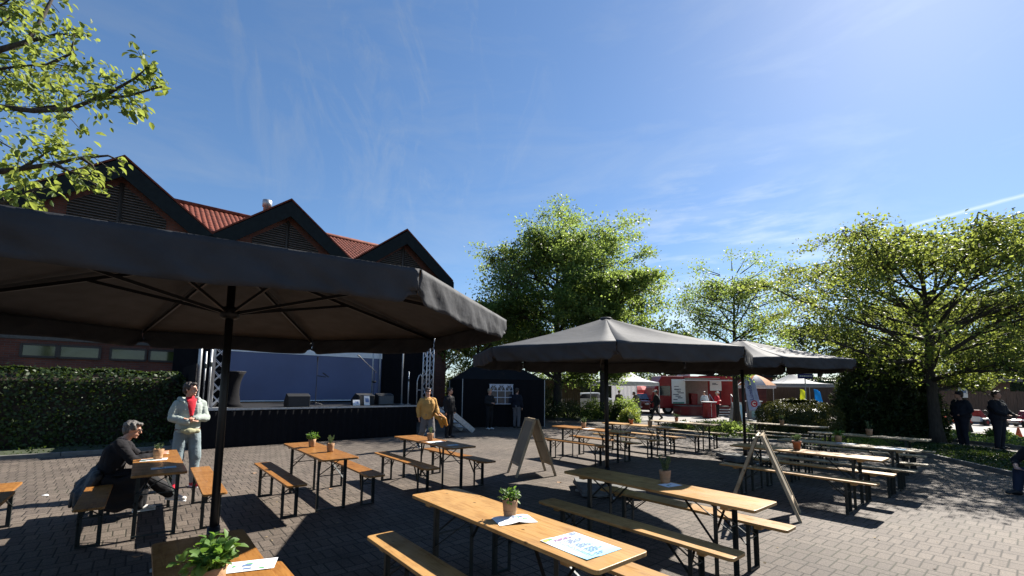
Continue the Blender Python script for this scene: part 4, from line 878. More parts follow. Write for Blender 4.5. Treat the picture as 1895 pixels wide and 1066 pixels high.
leaf_box('clipped_hedge', 'rounded clipped box hedge beyond the tables on the right', 'hedge', P(1477, 785, 17.2) * 1 - Vector((0, 0, P(1477, 785, 17.2).z)), 2.45, 1.5, 1.36, R(-8), 30000, .06, 'box', .62, 12)
# ------------------------------------------------------------------ stage
ST = math.atan2(NS.y, NS.x); SO = W(1.2, 15.0, 0)      # stage frame: x along the front, y to the back
def sthing(name, label, cat, x, y, z=0.0, group=None):
    p = SO + NS * x + MS * y; return thing(name, label, cat, (p.x, p.y, z), ST, group)
stage = sthing('stage', 'low black event stage with cloth skirt in front of the brick building', 'stage', 0, 0)
MB().box((3.4, 2.4, 1.06), (6.8, 4.8, .08)).build('deck', M['black'], stage, bevel=.01)
MB().bar((0, -.012, 1.07), (6.8, -.012, 1.07), .02, .05).build('deck_edge', M['galv'], stage)
MB().grid(lambda u, v: (u * 6.8, -.03 - .018 * math.sin(u * 190) - .01 * mnoise.noise((u * 40, v, 0)), 1.01 - v * .99), 260, 4).grid(lambda u, v: (6.82 + .015 * math.sin(u * 120), u * 4.8, 1.01 - v * .99), 120, 3).build('skirt', M['blackcloth'], stage, True)
MB().grid(lambda u, v: (-.3 + u * 10.6, 4.85 + .04 * math.sin(u * 90), 3.9 - v * 3.8), 200, 3).build('back_drape', M['blackcloth'], stage, True)
MB().grid(lambda u, v: (.02 + .03 * math.sin(u * 70), .1 + u * 4.6, 2.35 - v * 2.3), 90, 3).build('added_shade_drape', M['blackcloth'], stage, True)  # cloth added on the left side to shade the bed before the hedge
for px in (1.0, 3.4, 5.8):
    for py in (.4, 4.4): MB().tube([(px, py, 0), (px, py, 1.02)], .024, 8).build('leg', M['galv'], stage)
M['screen'] = mat('blue_projection_screen', (.1, .12, .215), .6, var=.12, scale=.6)
scr = sthing('projection_screen', 'wide dark blue screen with a pale upper border at the back of the stage', 'screen', 1.2, 4.0, 1.1)
q = MB().box((2.95, 0, 1.0), (5.9, .03, 1.78)); q.build('screen_panel', M['screen'], scr)
MB().box((2.95, -.004, 2.07), (5.94, .04, .34)).build('upper_border', M['white'], scr)
MB().box((2.95, -.004, .08), (5.94, .04, .04)).build('lower_border', M['paper'], scr)
for x in (.05, 5.85): MB().box((x, .1, .02), (.08, .5, .04)).build('foot', M['black'], scr)
def truss(label, x, y, z0, z1, w_=.29):
    r = sthing('truss_tower', label, 'truss', x, y, z0, 'aluminium truss towers of the stage'); q = MB(); h = w_ / 2; H = z1 - z0
    for sx in (-1, 1):
        for sy in (-1, 1): q.tube([(sx * h, sy * h, .02), (sx * h, sy * h, H)], .024, 8)
    q.build('chords', M['alu'], r, True); q = MB(); n = int(H / .33)
    for i in range(n):
        za, zb = .06 + i * H / n, .06 + (i + 1) * H / n - .02; s = 1 if i % 2 else -1
        for sx in (-1, 1):
            q.tube([(sx * h, s * h, za), (sx * h, -s * h, zb)], .01, 6); q.tube([(s * h, sx * h, za), (-s * h, sx * h, zb)], .01, 6); q.tube([(-s * h, sx * h, za), (s * h, sx * h, zb)], .009, 6)
    q.build('lacing', M['alu'], r); MB().box((0, 0, .01), (.5, .5, .02)).build('base_plate', M['galv'], r); return r
truss('truss tower on the left front corner of the stage', .58, .25, 1.1, 4.55)
truss('truss tower at the right end of the stage, above the yellow-jacket man', 7.35, .2, 0, 4.55)
def pole(label, x, y, z0, z1, r_=.024, lean=0):
    r = sthing('steel_pole', label, 'pole', x, y, z0, 'steel poles of the stage frame'); MB().tube([(0, 0, .01), (lean, 0, z1 - z0)], r_, 8).build('tube', M['galv'], r, True)
    MB().box((0, 0, .008), (.15, .15, .016)).build('base_plate', M['galv'], r)
    MB().lathe([(.035, (z1 - z0) * .7), (.04, (z1 - z0) * .72), (.04, (z1 - z0) * .76), (.035, (z1 - z0) * .78)], 8).build('coupler', M['steel'], r); return r
pole('thick grey pole left of the left truss tower', .12, .5, 1.1, 3.6, .05)
pole('thin pole just left of the left truss tower', .3, .9, 1.1, 2.75); pole('pole touching the left truss tower', .4, .6, 1.1, 2.8, .03)
pole('bright pole near the right end of the stage deck', 6.55, .75, 1.1, 4.5, .03); pole('short rail post beside the bright pole', 6.72, .55, 1.1, 2.35, .025)
pole('dim pole at the back right of the stage', 6.3, 3.0, 1.1, 4.4, .03); pole('dim pole right beside the blue screen', 7.0, 3.9, 1.1, 4.4, .03)
hr = sthing('stair_rail', 'curved tube handrail at the right end of the stage', 'handrail', 7.05, .3, 1.1)
MB().tube([(-.1, 0, .0), (-.1, 0, .9), (-.03, 0, 1.1), (.05, 0, 1.15), (.1, 0, 1.05), (.1, 0, -.1)], .022, 8).build('rail', M['galv'], hr, True); MB().tube([(-.1, 0, .55), (.1, 0, .55)], .015, 6).build('cross_rail', M['galv'], hr)
stt = sthing('stage_stairs', 'small metal stairs with a pale sloping stringer at the right of the stage', 'stairs', 7.9, -.1)
MB().bar((0, 0, 1.05), (1.25, -.25, .05), .06, .2).build('stringer', M['alu'], stt); MB().bar((0, .8, 1.05), (1.25, .55, .05), .06, .2).build('stringer', M['alu'], stt)
for i in range(5): MB().box((.12 + i * .25, .35, .95 - i * .2), (.24, .72, .03)).build('tread', M['galv'], stt)
tb = sthing('cocktail_table', 'waisted high table under a black stretch cover on the stage', 'high table', 1.0, 1.15, 1.1)
MB().lathe([(.37, 0), (.3, .1), (.255, .35), (.25, .55), (.27, .75), (.34, .98), (.4, 1.06)], 28).build('stretch_cover', M['blackcloth'], tb, True); MB().lathe([(.4, 1.062), (.405, 1.07), (.405, 1.085), (.4, 1.09)], 28).build('tabletop', M['black'], tb)
M['speaker'] = mat('speaker_grille', (.012, .013, .016), .6, var=.3, scale=30); M['speaker_grey'] = mat('grey_speaker_grille', (.09, .095, .1), .6, var=.2, scale=30)
def wedge(label, x, y, m, rz=0):
    r = sthing('stage_monitor', label, 'stage monitor', x, y, 1.1, 'wedge monitors on the stage'); r.rotation_euler.z += rz
    q = MB().prism([(-.33, -.25, 0), (-.33, .25, 0), (-.33, .25, .18), (-.33, -.02, .42), (-.33, -.25, .34)], (.66, 0, 0)); q.build('cabinet', M['black'], r, bevel=.012)
    MB().box((0, -.257, .17), (.6, .01, .3)).build('grille', M[m], r); return r
wedge('black wedge monitor at the front middle of the stage', 2.75, .4, 'speaker'); wedge('grey-fronted monitor at the right end of the stage', 5.9, 1.0, 'speaker_grey', .15); wedge('low dark monitor behind the small signs on the stage', 5.1, .9, 'speaker', .2)
def mic(label, x, y, boom):
    r = sthing('microphone_stand', label, 'microphone stand', x, y, 1.1, 'microphone stands on the stage'); q = MB()
    for k in range(3): q.tube([(0, 0, .09), (.3 * math.cos(k * 2.1 + .3), .3 * math.sin(k * 2.1 + .3), .01)], .009, 6)
    q.build('tripod', M['black'], r); MB().tube([(0, 0, .08), (0, 0, 1.5 if not boom else 1.25)], .011, 8).build('tube', M['black'], r)
    if boom: MB().tube([(.08, 0, 1.2), (-.6, -.1, 1.75)], .009, 6).build('boom', M['black'], r); MB().tube([(-.6, -.1, 1.75), (-.72, -.12, 1.82)], [.02, .028], 10).build('microphone', M['black'], r); MB().ell((0, 0, .85), .09, .06, .05).build('cable_holder', M['black'], r)
    else: MB().tube([(0, 0, 1.5), (-.01, -.03, 1.68)], [.018, .026], 10).build('microphone', M['black'], r); MB().bar((0, 0, 1.02), (.3, 0, .98), .03, .03).bar((.2, 0, 1.12), (.4, 0, .98), .06, .03).build('tablet_arm', M['black'], r)
mic('straight microphone stand in the middle of the stage', 3.55, 1.2, False); mic('microphone stand with a boom arm on the right of the stage', 5.75, 1.5, True)
for lb, x, y, h in (('small white card propped on the stage edge', 4.62, .22, .2), ('taller white card beside the small card on the stage edge', 4.98, .2, .34)):
    r = sthing('table_sign', lb, 'sign', x, y, 1.1, 'cards on the stage edge'); q = MB().bar((0, 0, .01), (0, .05, h), .24 if h < .3 else .2, .01, (0, 1, 0)); q.build('card', M['paper'], r); MB().bar((0, -.012, h * .35), (0, .022, h * .75), .13, .003, (0, 1, 0)).build('print', M['ink'], r)
# ------------------------------------------------------------------ black party tent
bt = thing('party_tent', 'black party tent with a white arched lattice window, between stage and trees', 'tent', (-.8, 21.8, 0), R(18), None)
TW = 3.9
for i, (x, y) in enumerate(((-1, -1), (1, -1), (1, 1), (-1, 1))): MB().tube([(x * TW / 2, y * 1.6, 0), (x * TW / 2, y * 1.6, 2.15)], .02, 8).build('leg', M['galv'], bt)
q = MB().add([(-TW/2, -1.6, 2.15), (TW/2, -1.6, 2.15), (TW/2, 1.6, 2.15), (-TW/2, 1.6, 2.15), (-TW/2 + .9, 0, 2.85), (TW/2 - .9, 0, 2.85)], [(0, 1, 5, 4), (1, 2, 5), (2, 3, 4, 5), (3, 0, 4)]); q.build('roof', M['blackcloth'], bt, solid=.01)
for nm, f in (('front_wall', lambda u, v: (-TW/2 + u * TW, -1.6 + .02 * math.sin(u * 50), 2.15 - v * 2.12)), ('side_wall', lambda u, v: (TW/2, -1.6 + u * 3.2, 2.15 - v * 2.12)), ('side_wall', lambda u, v: (-TW/2, -1.6 + u * 3.2, 2.15 - v * 2.12))): MB().grid(f, 60, 3).build(nm, M['blackcloth'], bt, True)
M['clearfilm'] = mat('clear_tent_window_film', (.03, .035, .05), .15, var=.3); M['lattice'] = mat('white_window_lattice', (.5, .52, .58), .6, var=.05)
wx, wz, ww, wh = -.18, 1.05, 1.1, .86; yv = -1.66
MB().box((wx, yv + .012, wz + wh / 2), (ww, .01, wh)).build('window_film', M['clearfilm'], bt)
q = MB()
for k in range(4): q.box((wx - ww/2 + k * ww/3, yv - .002, wz + wh * .34), (.03, .01, wh * .68 + .03))
for k in range(3): q.box((wx, yv - .004, wz + k * wh * .34), (ww + .03, .01, .03))
for k in range(3):
    cx = wx - ww/2 + (k + .5) * ww/3
    q.tube([(cx + ww/6 * math.cos(a), yv - .004, wz + wh * .68 + ww/6 * 1.35 * math.sin(a)) for a in np.linspace(0, math.pi, 11)], .014, 5)
    for a in (1.05, 1.57, 2.1): q.tube([(cx, yv - .005, wz + wh * .68), (cx + ww/6 * math.cos(a), yv - .005, wz + wh * .68 + ww/6 * 1.35 * math.sin(a))], .01, 4)
for k in range(4): q.add([(wx - ww/2 + k * ww/3 - .1 * (k > 0), yv - .003, wz + wh), (wx - ww/2 + k * ww/3 + .1 * (k < 3), yv - .003, wz + wh), (wx - ww/2 + k * ww/3, yv - .003, wz + wh * .72)], [(0, 1, 2)])
q.box((wx, yv - .004, wz + wh + .01), (ww + .03, .01, .04)); q.build('window_lattice', M['lattice'], bt)
# ------------------------------------------------------------------ trees
def tree(name, label, loc, H, r0, zc, RX, n_leaf, leaf, m, seed, bare=0.0, limbs=16, dens=1.0, lean=(0, 0), shape=.55, group='trees round the square', dome=None):
    """trunk with limbs; crown from height zc to H, widest RX at the fraction `shape` of it"""
    rng = np.random.default_rng(seed); root = thing(name, label, 'tree', loc, rng.uniform(0, .01), group)
    q = MB(); tr = []; ns = 12
    for i in range(ns + 1):
        u = i / ns; tr.append(Vector((lean[0] * u + .12 * math.sin(u * 5 + seed) * u, lean[1] * u + .1 * math.cos(u * 4 + seed) * u, H * .84 * u)))
    tp = lambda z: tr[min(ns - 1, int(z / (H * .84) * ns))].lerp(tr[min(ns, int(z / (H * .84) * ns) + 1)], (z / (H * .84) * ns) % 1)
    rad = lambda z: r0 * (1 - .88 * min(1, z / (H * .84)) ** .8) * (1 + .28 * math.exp(-z * 6))
    zs = H * .72; cl = lambda v: v if v.z < zs else Vector((v.x, v.y, zs + (H - zs) * math.tanh((v.z - zs) / (H - zs) * .8)))
    q.tube(tr, [rad(p.z) for p in tr], 10)
    tips = []; segs = []
    for i in range(limbs):
        u = (i + rng.uniform(0, .8)) / limbs; z0 = zc * .72 + (H * .86 - zc * .72) * u ** .9; az = i * 2.4 + rng.uniform(-.4, .4)
        f = (z0 + .15 * (H - zc) - zc) / (H - zc); prof = max(.18, 1 - abs((f - shape) / (shape if f < shape else 1.02 - shape)) ** 2.0)
        L = RX * prof ** .6 * rng.uniform(.8, 1.12); el = rng.uniform(.15, .5) + .55 * u ** 1.5
        d = Vector((math.cos(az) * math.cos(el), math.sin(az) * math.cos(el), math.sin(el))); p = tp(z0); pts = [p]; k = 6
        for j in range(k):
            d = (d + Vector(rng.normal(0, .14, 3)) + Vector((0, 0, .05 if j < 3 else -.03))).normalized(); p = cl(p + d * L / k); pts.append(p)
        rb = min(rad(z0) * .7, .025 + .024 * L); q.tube(pts, [rb * (1 - .85 * j / k) + .006 for j in range(k + 1)], 6)
        for j in range(1, k + 1):
            for b in range(3 if j > 1 else 1):
                d2 = ((pts[j] - pts[j - 1]).normalized() * .7 + Vector(rng.normal(0, .75, 3)) + Vector((0, 0, .2))).normalized(); L2 = L * rng.uniform(.16, .36) * (1.15 - .08 * j)
                e = pts[j]; pp = [e]
                for c in range(3): d2 = (d2 + Vector(rng.normal(0, .2, 3))).normalized(); e = cl(e + d2 * L2 / 3); pp.append(e)
                q.tube(pp, [rb * .32, rb * .22, rb * .14, .005], 4, cap=False)
                for c in (1, 2, 3):
                    for w in range(2):
                        d3 = (d2 + Vector(rng.normal(0, .8, 3))).normalized(); L3 = L2 * rng.uniform(.2, .5) + .1; e3 = cl(pp[c] + d3 * L3)
                        if rng.uniform() < .8: q.tube([pp[c], e3], [rb * .1 + .003, .003], 3, cap=False)
                        tips.append((pp[c].lerp(e3, .5), d3)); tips.append((e3, d3))
        tips.append((pts[-1], d))
    q.build('trunk', M['bark'], root, True); q2 = MB()
    tips = [t for t in tips if rng.uniform() > bare and t[0].z > zc * .8]
    per = max(1, int(n_leaf / len(tips))); tp_ = np.repeat(np.array([t[0] for t in tips]), per, 0); td = np.repeat(np.array([t[1] for t in tips]), per, 0)
    pos = tp_ + rng.normal(0, 1, tp_.shape) * (.04 + leaf * .85) * np.array([1, 1, .75])
    dr = td * .6 + rng.normal(0, .7, td.shape); dr[:, 2] -= .15
    if dome:
        dx, dy, dz, rx, rz_, ncl, nl = dome; d = rng.normal(size=(ncl, 3)); d /= np.linalg.norm(d, axis=1)[:, None]; r_ = rng.uniform(.25, 1, ncl) ** .4
        k = np.array([1 + .2 * mnoise.noise((a * 2 + seed, b * 2, c * 2)) + .12 * mnoise.noise((a * 5, b * 5 + seed, c * 5)) for a, b, c in d]); cc = np.array([dx, dy, dz]) + d * (r_ * k)[:, None] * [rx, rx, rz_]
        for c in cc:
            b0 = tp(max(zc * .8, min(H * .8, c[2] - .35 * np.hypot(c[0] - dx, c[1] - dy)))); q2.tube([b0.lerp(Vector(c), .35) + Vector((0, 0, .1)), b0.lerp(Vector(c), .7), Vector(c)], [.03, .016, .005], 4, cap=False)
        rad_ = np.repeat(rng.uniform(.22, .5, ncl), nl)[:, None]; off = rng.normal(size=(ncl * nl, 3)) * [1, 1, .6] * rad_
        pos = np.vstack([pos, np.repeat(cc, nl, 0) + off]); dr = np.vstack([dr, off / rad_ * .7 + rng.normal(0, .6, off.shape)])
        tw = q2.build('twigs', M['bark'], root); tw['kind'] = 'stuff'
    leaf_obj('crown', leaves_mesh(pos, leaf, .0, seed, .62, .35, dr, .1), M[m], root); return root
tree('oak_tree', 'tall full oak behind the middle parasol, its twin-trunk foot by the brown fence', Vector((2.85, 27.5, 0)), 13.6, .34, 2.6, 5.2, 44000, .155, 'maple', 21, .1, 34, shape=.4, dome=(.9, 0, 7.6, 5.8, 5.7, 400, 112))
tree('oak_tree', 'second trunk just right of the tall oak, crown merging with it', Vector((5.2, 25.2, 0)), 10.2, .24, 2.8, 4.0, 36000, .155, 'maple', 22, 0, 17, shape=.5)
tree('young_oak', 'slim open tree in the planting bed between the middle and the right trees', Vector((12.25, 24.3, 0)), 9.7, .19, 2.7, 3.1, 12000, .125, 'maple', 23, .15, 15, shape=.45, dome=(0, 0, 6.1, 3.1, 3.2, 95, 70))
tree('oak_tree', 'right-hand tree with dark trunk and bare top twigs beside the rearmost table', Vector((14.6, 15.4, 0)), 8.2, .21, 2.4, 5.2, 34000, .108, 'oak', 24, .3, 30, lean=(-.6, -.5), shape=.55, dome=(-.3, -.6, 4.8, 5.0, 2.5, 130, 105))
tree('oak_tree', 'tree behind the left officer with a white notice on its trunk', Vector((21.0, 20.8, 0)), 7.2, .24, 2.8, 5.0, 30000, .13, 'oak', 25, .05, 18, shape=.42)
tree('oak_tree', 'tree at the right edge of the picture, mostly outside it', Vector((21.5, 14.2, 0)), 6.2, .22, 3.0, 4.6, 15000, .13, 'oak', 26, .05, 16, shape=.45)
tree('oak_tree', 'tree between the brick gables and the tall oak', Vector((-2.0, 27.0, 0)), 8.4, .22, 2.0, 3.7, 30000, .18, 'maple', 27, 0, 16, shape=.45)
# branches of the tree on the left reach into the picture
lt = thing('oak_tree', 'near oak on the left, only its leafy branch ends reach into the upper left corner', 'tree', (-9.8, 5.6, 0), 0, 'trees round the square')
q = MB(); q.tube([(0, 0, 0), (.05, .1, 2), (0, .15, 4), (.1, .1, 6), (.15, .2, 8.5), (.2, .1, 10)], [.3, .22, .2, .17, .12, .06], 12)
rng = np.random.default_rng(31); tips = []
BR = [[(-20, 195), (60, 205), (130, 202), (180, 182), (235, 178), (300, 160)], [(60, 203), (110, 195), (150, 175), (200, 150)], [(180, 182), (215, 165), (250, 145), (276, 122)], [(-20, 320), (40, 312), (100, 303), (150, 292), (200, 288), (228, 300)], [(40, 312), (75, 290), (110, 268)], [(-10, 95), (50, 78), (80, 30), (100, -10), (130, -40)], [(-20, 130), (40, 122), (95, 118), (140, 125)], [(60, 75), (110, 62), (150, 70)],
      [(-20, 380), (20, 372), (55, 352), (95, 345)], [(-20, 60), (30, 25), (60, -20)], [(90, 120), (130, 100), (140, 60)], [(100, 303), (130, 318), (165, 325)], [(-40, 245), (0, 262), (40, 285)], [(-30, 150), (20, 160), (70, 170), (120, 160)], [(-20, 20), (10, 5), (40, -20)], [(150, 292), (170, 305), (180, 322)]]
LD = [230, 70, 70, 130, 70, 90, 170, 60, 90, 80, 60, 40, 60, 190, 70, 25]
for bi, (b, nl) in enumerate(zip(BR, LD)):
    Y0 = 5.7 + .5 * math.sin(bi * 2.1); pts = [P(x, y, Y0 + .12 * i * (1 if bi % 2 else -1)) - lt.location for i, (x, y) in enumerate(b)]
    if b[0][0] <= 0: pts = [Vector((0.05, .12, max(2.5, pts[0].z - 1.6)))] + [Vector((0.05, .12, max(2.5, pts[0].z - 1.6))).lerp(pts[0], .5) + Vector((0, 0, .3))] + pts
    n_ = len(pts); r0 = .05 if bi in (0, 3, 5) else .026; q.tube(pts, [r0 * (1 - .82 * i / (n_ - 1)) for i in range(n_)], 7)
    s0 = 0 if b[0][0] > 0 else 1
    for k in range(nl // 7):
        i = rng.integers(s0, n_ - 1); t_ = rng.uniform(); p = pts[i].lerp(pts[i + 1], t_); d = Vector(rng.normal(0, 1, 3)); d.z *= .8; d.normalize(); e = p + d * rng.uniform(.06, .32)
        q.tube([p, e], [.006, .003], 4, cap=False); tips += [(e, d)] * 10
    tips += [(pts[-1], (pts[-1] - pts[-2]).normalized())] * 9
for k in range(620):                       # the rest of its crown, outside the picture
    d = Vector(rng.normal(0, 1, 3)).normalized() * 2.2; e = Vector((-.6, 0, 7.2)) + Vector((d.x, d.y * 1.6, d.z * .9)); tips += [(e, d.normalized())] * 5
q.build('trunk', M['bark'], lt, True)
tp_ = np.array([t[0] for t in tips]); td = np.array([t[1] for t in tips]); pos = tp_ + rng.normal(0, .055, tp_.shape)
leaf8(pos, td * .8 + rng.normal(0, .6, td.shape), .095, .62, 33, .3).build('crown', M['oak'], lt)
# distant and side trees: two kinds copied
far1 = tree('lime_tree', 'dark green background tree', Vector((-14, 60, 0)), 11.5, .3, 2.2, 5.4, 10000, .3, 'dark_leaf', 41, 0, 18, shape=.4, group='background trees')
far2 = tree('lime_tree', 'bright green background tree', Vector((6, 48, 0)), 8.0, .25, 1.6, 4.6, 9000, .26, 'maple', 42, 0, 16, shape=.4, group='background trees')
FT = [(far2, 13.5, 50, .0, 'bright tree seen between the white pavilion and the red truck'), (far1, 2, 62, 1.3, 'dark tree far behind the white pavilion'), (far1, 20, 58, 2.2, 'dark tree behind the red truck roof'), (far2, 28, 50, .7, 'bright tree behind the grey market tent'), (far1, 36, 52, 3.3, 'dark tree behind the dark bushy yew'), (far2, 45, 50, 2.9, 'bright tree behind the wooden shed'), (far1, 55, 46, .5, 'dark tree at the far right, behind the officers'), (far1, -8, 52, 4.0, 'dark tree behind the black party tent'), (far2, 40, 38, 5, 'bright tree at the far right edge behind the shed'), (far1, 48, 36, 1.1, 'dark tree beyond the right picture edge')]
for o, x, y, rz, lb in FT:
    c = copy_tree(o); c.location = (x, y, 0); c.rotation_euler = (0, 0, rz); c['label'] = lb
far1['label'] = 'dark tree far behind the right end of the brick building'; far2['label'] = 'bright tree right behind the brown fence'
# bushes
def bush(name, label, loc, rx, ry, h, n, leaf, m, seed, cat='bush', low=0.05):
    root = thing(name, label, cat, loc, 0); rng = np.random.default_rng(seed); q = MB(); tips = []
    for i in range(26):
        az = rng.uniform(0, 6.28); rr = math.sqrt(rng.uniform(0, 1)); e = Vector((math.cos(az) * rr * rx * .8, math.sin(az) * rr * ry * .8, h * (1 - .5 * rr * rr) * rng.uniform(.55, .95)))
        q.tube([Vector((e.x * .12, e.y * .12, 0)), e * .5 + Vector((0, 0, h * .06)), e], [.03, .018, .006], 5, cap=False)
    q.build('stems', M['bark'], root, True)
    d = rng.normal(size=(n, 3)); d[:, 2] = np.abs(d[:, 2]) * 1.0; d /= np.linalg.norm(d, axis=1)[:, None]; r_ = rng.uniform(.3, 1, n) ** .45
    lump = np.array([mnoise.noise((x * 2.3 + seed, y * 2.3, z * 2.3)) for x, y, z in d]); lump2 = np.array([mnoise.noise((x * 6 + seed, y * 6, z * 6)) for x, y, z in d])
    p = d * (r_ * (1 + .32 * lump + .2 * lump2))[:, None] * [rx, ry, h]; p[:, 2] = p[:, 2] * (1 - low) + low * h
    leaf_obj('foliage', leaves_mesh(p, leaf, .1, seed, .5 if m != 'dark_leaf' else .35, .3, d, .8), M[m], root); return root
bush('yew_bush', 'big dark shaggy yew bush left of the right tree trunk', Vector((14.5, 17.4, 0)), 1.75, 1.7, 3.5, 60000, .15, 'dark_leaf', 51, low=0)
for i, (px, py, rx, h, m, lb) in enumerate(((1100, 778, .9, 1.2, 'maple', 'yellow-green shrub at the foot of the tall oak'), (1138, 779, .8, 1.1, 'hedge', 'darker shrub right of the middle parasol pole'), (1157, 779, .9, 1.3, 'maple', 'bright shrub before the white pavilion'), (1165, 783, .6, .8, 'oak', 'low bright shrub in front of the stooping person'), (1262, 798, .5, .45, 'maple', 'low leafy plant behind the bleached benches'), (1345, 806, .9, .55, 'maple', 'bright leafy plant left of the rear parasol pole'), (1695, 808, .5, .9, 'maple', 'pale leafy plant left of the right tree trunk'), (1580, 826, 1.2, .35, 'maple', 'spreading plant between the tables and the yew'), (1850, 812, .5, .4, 'maple', 'small plant between the two officers'), (1040, 700, 0, 0, '', ''), (1000, 772, 1.6, 2.1, 'dark_leaf', 'dark shrub right of the woman in the red skirt'), (1050, 776, 1.5, 1.0, 'dark_leaf', 'dark low shrub before the brown fence'))):
    if rx: bush('shrub', lb, G(px, py), rx, rx * .8, h, int(1800 * rx * (1 + h)), .1, m, 60 + i)
# ------------------------------------------------------------------ background things
fence_m = mat('brown_fence_boards', (.09, .055, .035), .8, var=.35, scale=4, stretch=(8, 8, .6)); M['fence'] = fence_m
def board_fence(name, label, a, b, h, n, m, cat='fence'):
    root = thing(name, label, cat, (a.x, a.y, 0), math.atan2(b.y - a.y, b.x - a.x)); L = (b - a).length; q = MB(); rr = random.Random(n)
    for i in range(n): q.box(((i + .5) * L / n, rr.uniform(-.004, .004), h / 2 + rr.uniform(-.01, .01)), (L / n * .95, .025, h))
    q.build('boards', M[m], root); q = MB()
    for z in (.3, h * .8): q.box((L / 2, .03, z), (L, .04, .09))
    q.build('rails', M[m], root)
    for i in range(int(L / 2) + 1): MB().box((min(i * 2, L - .06) + .05, .09, h / 2 + .03), (.1, .1, h + .06)).build('post', M[m], root)
    return root
board_fence('board_fence', 'brown board fence behind the tall oak trunk', Vector((.6, 32, 0)), Vector((5.0, 32.4, 0)), 2.35, 26, 'fence')
board_fence('board_fence', 'brown board fence behind the two officers', Vector((26.5, 27.5, 0)), Vector((33.5, 26.2, 0)), 1.9, 40, 'fence')
shed = thing('wooden_shed', 'low dark wooden shed with flat roof behind the officers', 'shed', (29.5, 29.6, 0), R(-10))
q = MB(); [q.box((-3 + i * .2, 0, 1.25), (.19, .05, 2.5)) for i in range(31)]; q.box((0, 1.6, 1.25), (6, 3.1, 2.45)); q.build('wall', M['fence'], shed); MB().box((0, 1.5, 2.6), (6.8, 4.2, .16)).build('roof', M['slab'], shed, bevel=.02); MB().box((-1, -.04, 1.1), (1.4, .04, 2.1)).build('door', M['black'], shed)
bw_ = thing('brick_wall', 'dark red brick outbuilding right of the red truck', 'building', P(1338, 760, 38) * 1 - Vector((0, 0, P(1338, 760, 38).z)), 0)
MB().box((2.0, 1.5, 1.45), (4.6, 3, 2.9)).build('wall', M['brick_dark'], bw_); MB().box((2.0, 1.5, 3.0), (5.2, 3.6, .2)).build('roof', M['fascia'], bw_)
board_fence('board_fence', 'brown board wall under the grey market tent', Vector((20.2, 35.2, 0)), Vector((27.0, 35.0, 0)), 2.3, 46, 'fence')
for i, (x, y, L_, rz, h_) in enumerate(((6, 44, 26, .05, 2.6), (31, 42, 26, -.1, 3.0), (46, 30, 22, -.9, 3.2), (-14, 40, 16, .3, 3.0))):
    leaf_box('far_hedge', ('dark far hedge behind the white pavilion', 'dark far hedge behind the grey market tent', 'dark far hedge at the right behind the shed', 'dark far hedge behind the black party tent')[i], 'hedge', Vector((x, y, 0)), L_, 1.6, h_, rz, 9000, .24, 'dark_leaf', .4, 90 + i)
# show truck
M['truck'] = mat('red_vehicle_paint', (.2, .004, .009), .45, var=.1, coat=.2, spec=.3); M['truck_dark'] = mat('dark_red_paint', (.12, .008, .012), .4, var=.1, coat=.3); M['cream'] = mat('cream_interior', (.3, .33, .27), .6, var=.1); M['carglass'] = mat('dark_vehicle_glass', (.02, .025, .035), .06, var=.2, spec=.8); M['tyre'] = mat('tyre_rubber', (.012, .012, .012), .8)
TY = 32.5; t0 = P(1206, 772, TY); t1 = P(1358, 772, TY); TL = t1.x - t0.x; tz = lambda py: P(1290, py, TY).z; tx = lambda px: P(px, 740, TY).x - t0.x
trk = thing('show_truck', 'red exhibition truck with one side opened as a stage', 'truck', (t0.x, TY, 0), 0)
q = MB(); xa, xb = tx(1241), tx(1266); zt = 2.78
q.prism([(tx(1206), 0, .45), (xb, 0, .45), (xb, 0, zt), (tx(1226), 0, zt), (tx(1212), 0, 1.9), (tx(1206), 0, 1.35)], (0, 2.2, 0)); q.build('cab', M['truck'], trk, bevel=.05)
MB().prism([(tx(1219), -.012, 1.35), (xa, -.012, 1.35), (xa, -.012, 2.05), (tx(1222), -.012, 2.05)], (0, .03, 0)).build('side_window', M['carglass'], trk)
MB().prism([(tx(1211) - .03, .2, 1.42), (tx(1211) - .03, 2.0, 1.42), (tx(1215), 2.0, 2.05), (tx(1215), .2, 2.05)], (-.03, 0, .01)).build('windscreen', M['carglass'], trk)
x0, x1 = xb + .02, TL
q = MB().box(((x0 + x1) / 2, 2.15, 1.6), (x1 - x0, .1, 2.3)).box(((x0 + x1) / 2, 1.1, 2.72), (x1 - x0, 2.2, .12)).box(((x0 + x1) / 2, 1.1, .62), (x1 - x0, 2.2, .2)).box((x0 + .05, 1.1, 1.65), (.1, 2.0, 2.0)).box(((tx(1335) + x1) / 2, .04, 1.65), (x1 - tx(1335), .08, 2.0)); q.build('box_body', M['truck'], trk)
MB().box(((x0 + tx(1335)) / 2, 2.07, 1.68), (tx(1335) - x0 - .12, .04, 1.9)).build('interior_wall', M['cream'], trk); MB().box(((x0 + tx(1335)) / 2, 1.0, 2.63), (tx(1335) - x0 - .12, 2.0, .03)).build('ceiling', M['cream'], trk)
MB().box(((tx(1264) + tx(1352)) / 2, -.45, tz(704)), (tx(1352) - tx(1264), .9, .07)).build('awning_flap', M['white'], trk)
MB().box(((tx(1244) + tx(1330)) / 2, -.85, .33), (tx(1330) - tx(1244), 1.5, .62)).build('platform_skirt', M['truck_dark'], trk); MB().box(((tx(1244) + tx(1330)) / 2, -.85, .665), (tx(1330) - tx(1244), 1.5, .05)).build('platform', M['slab'], trk)
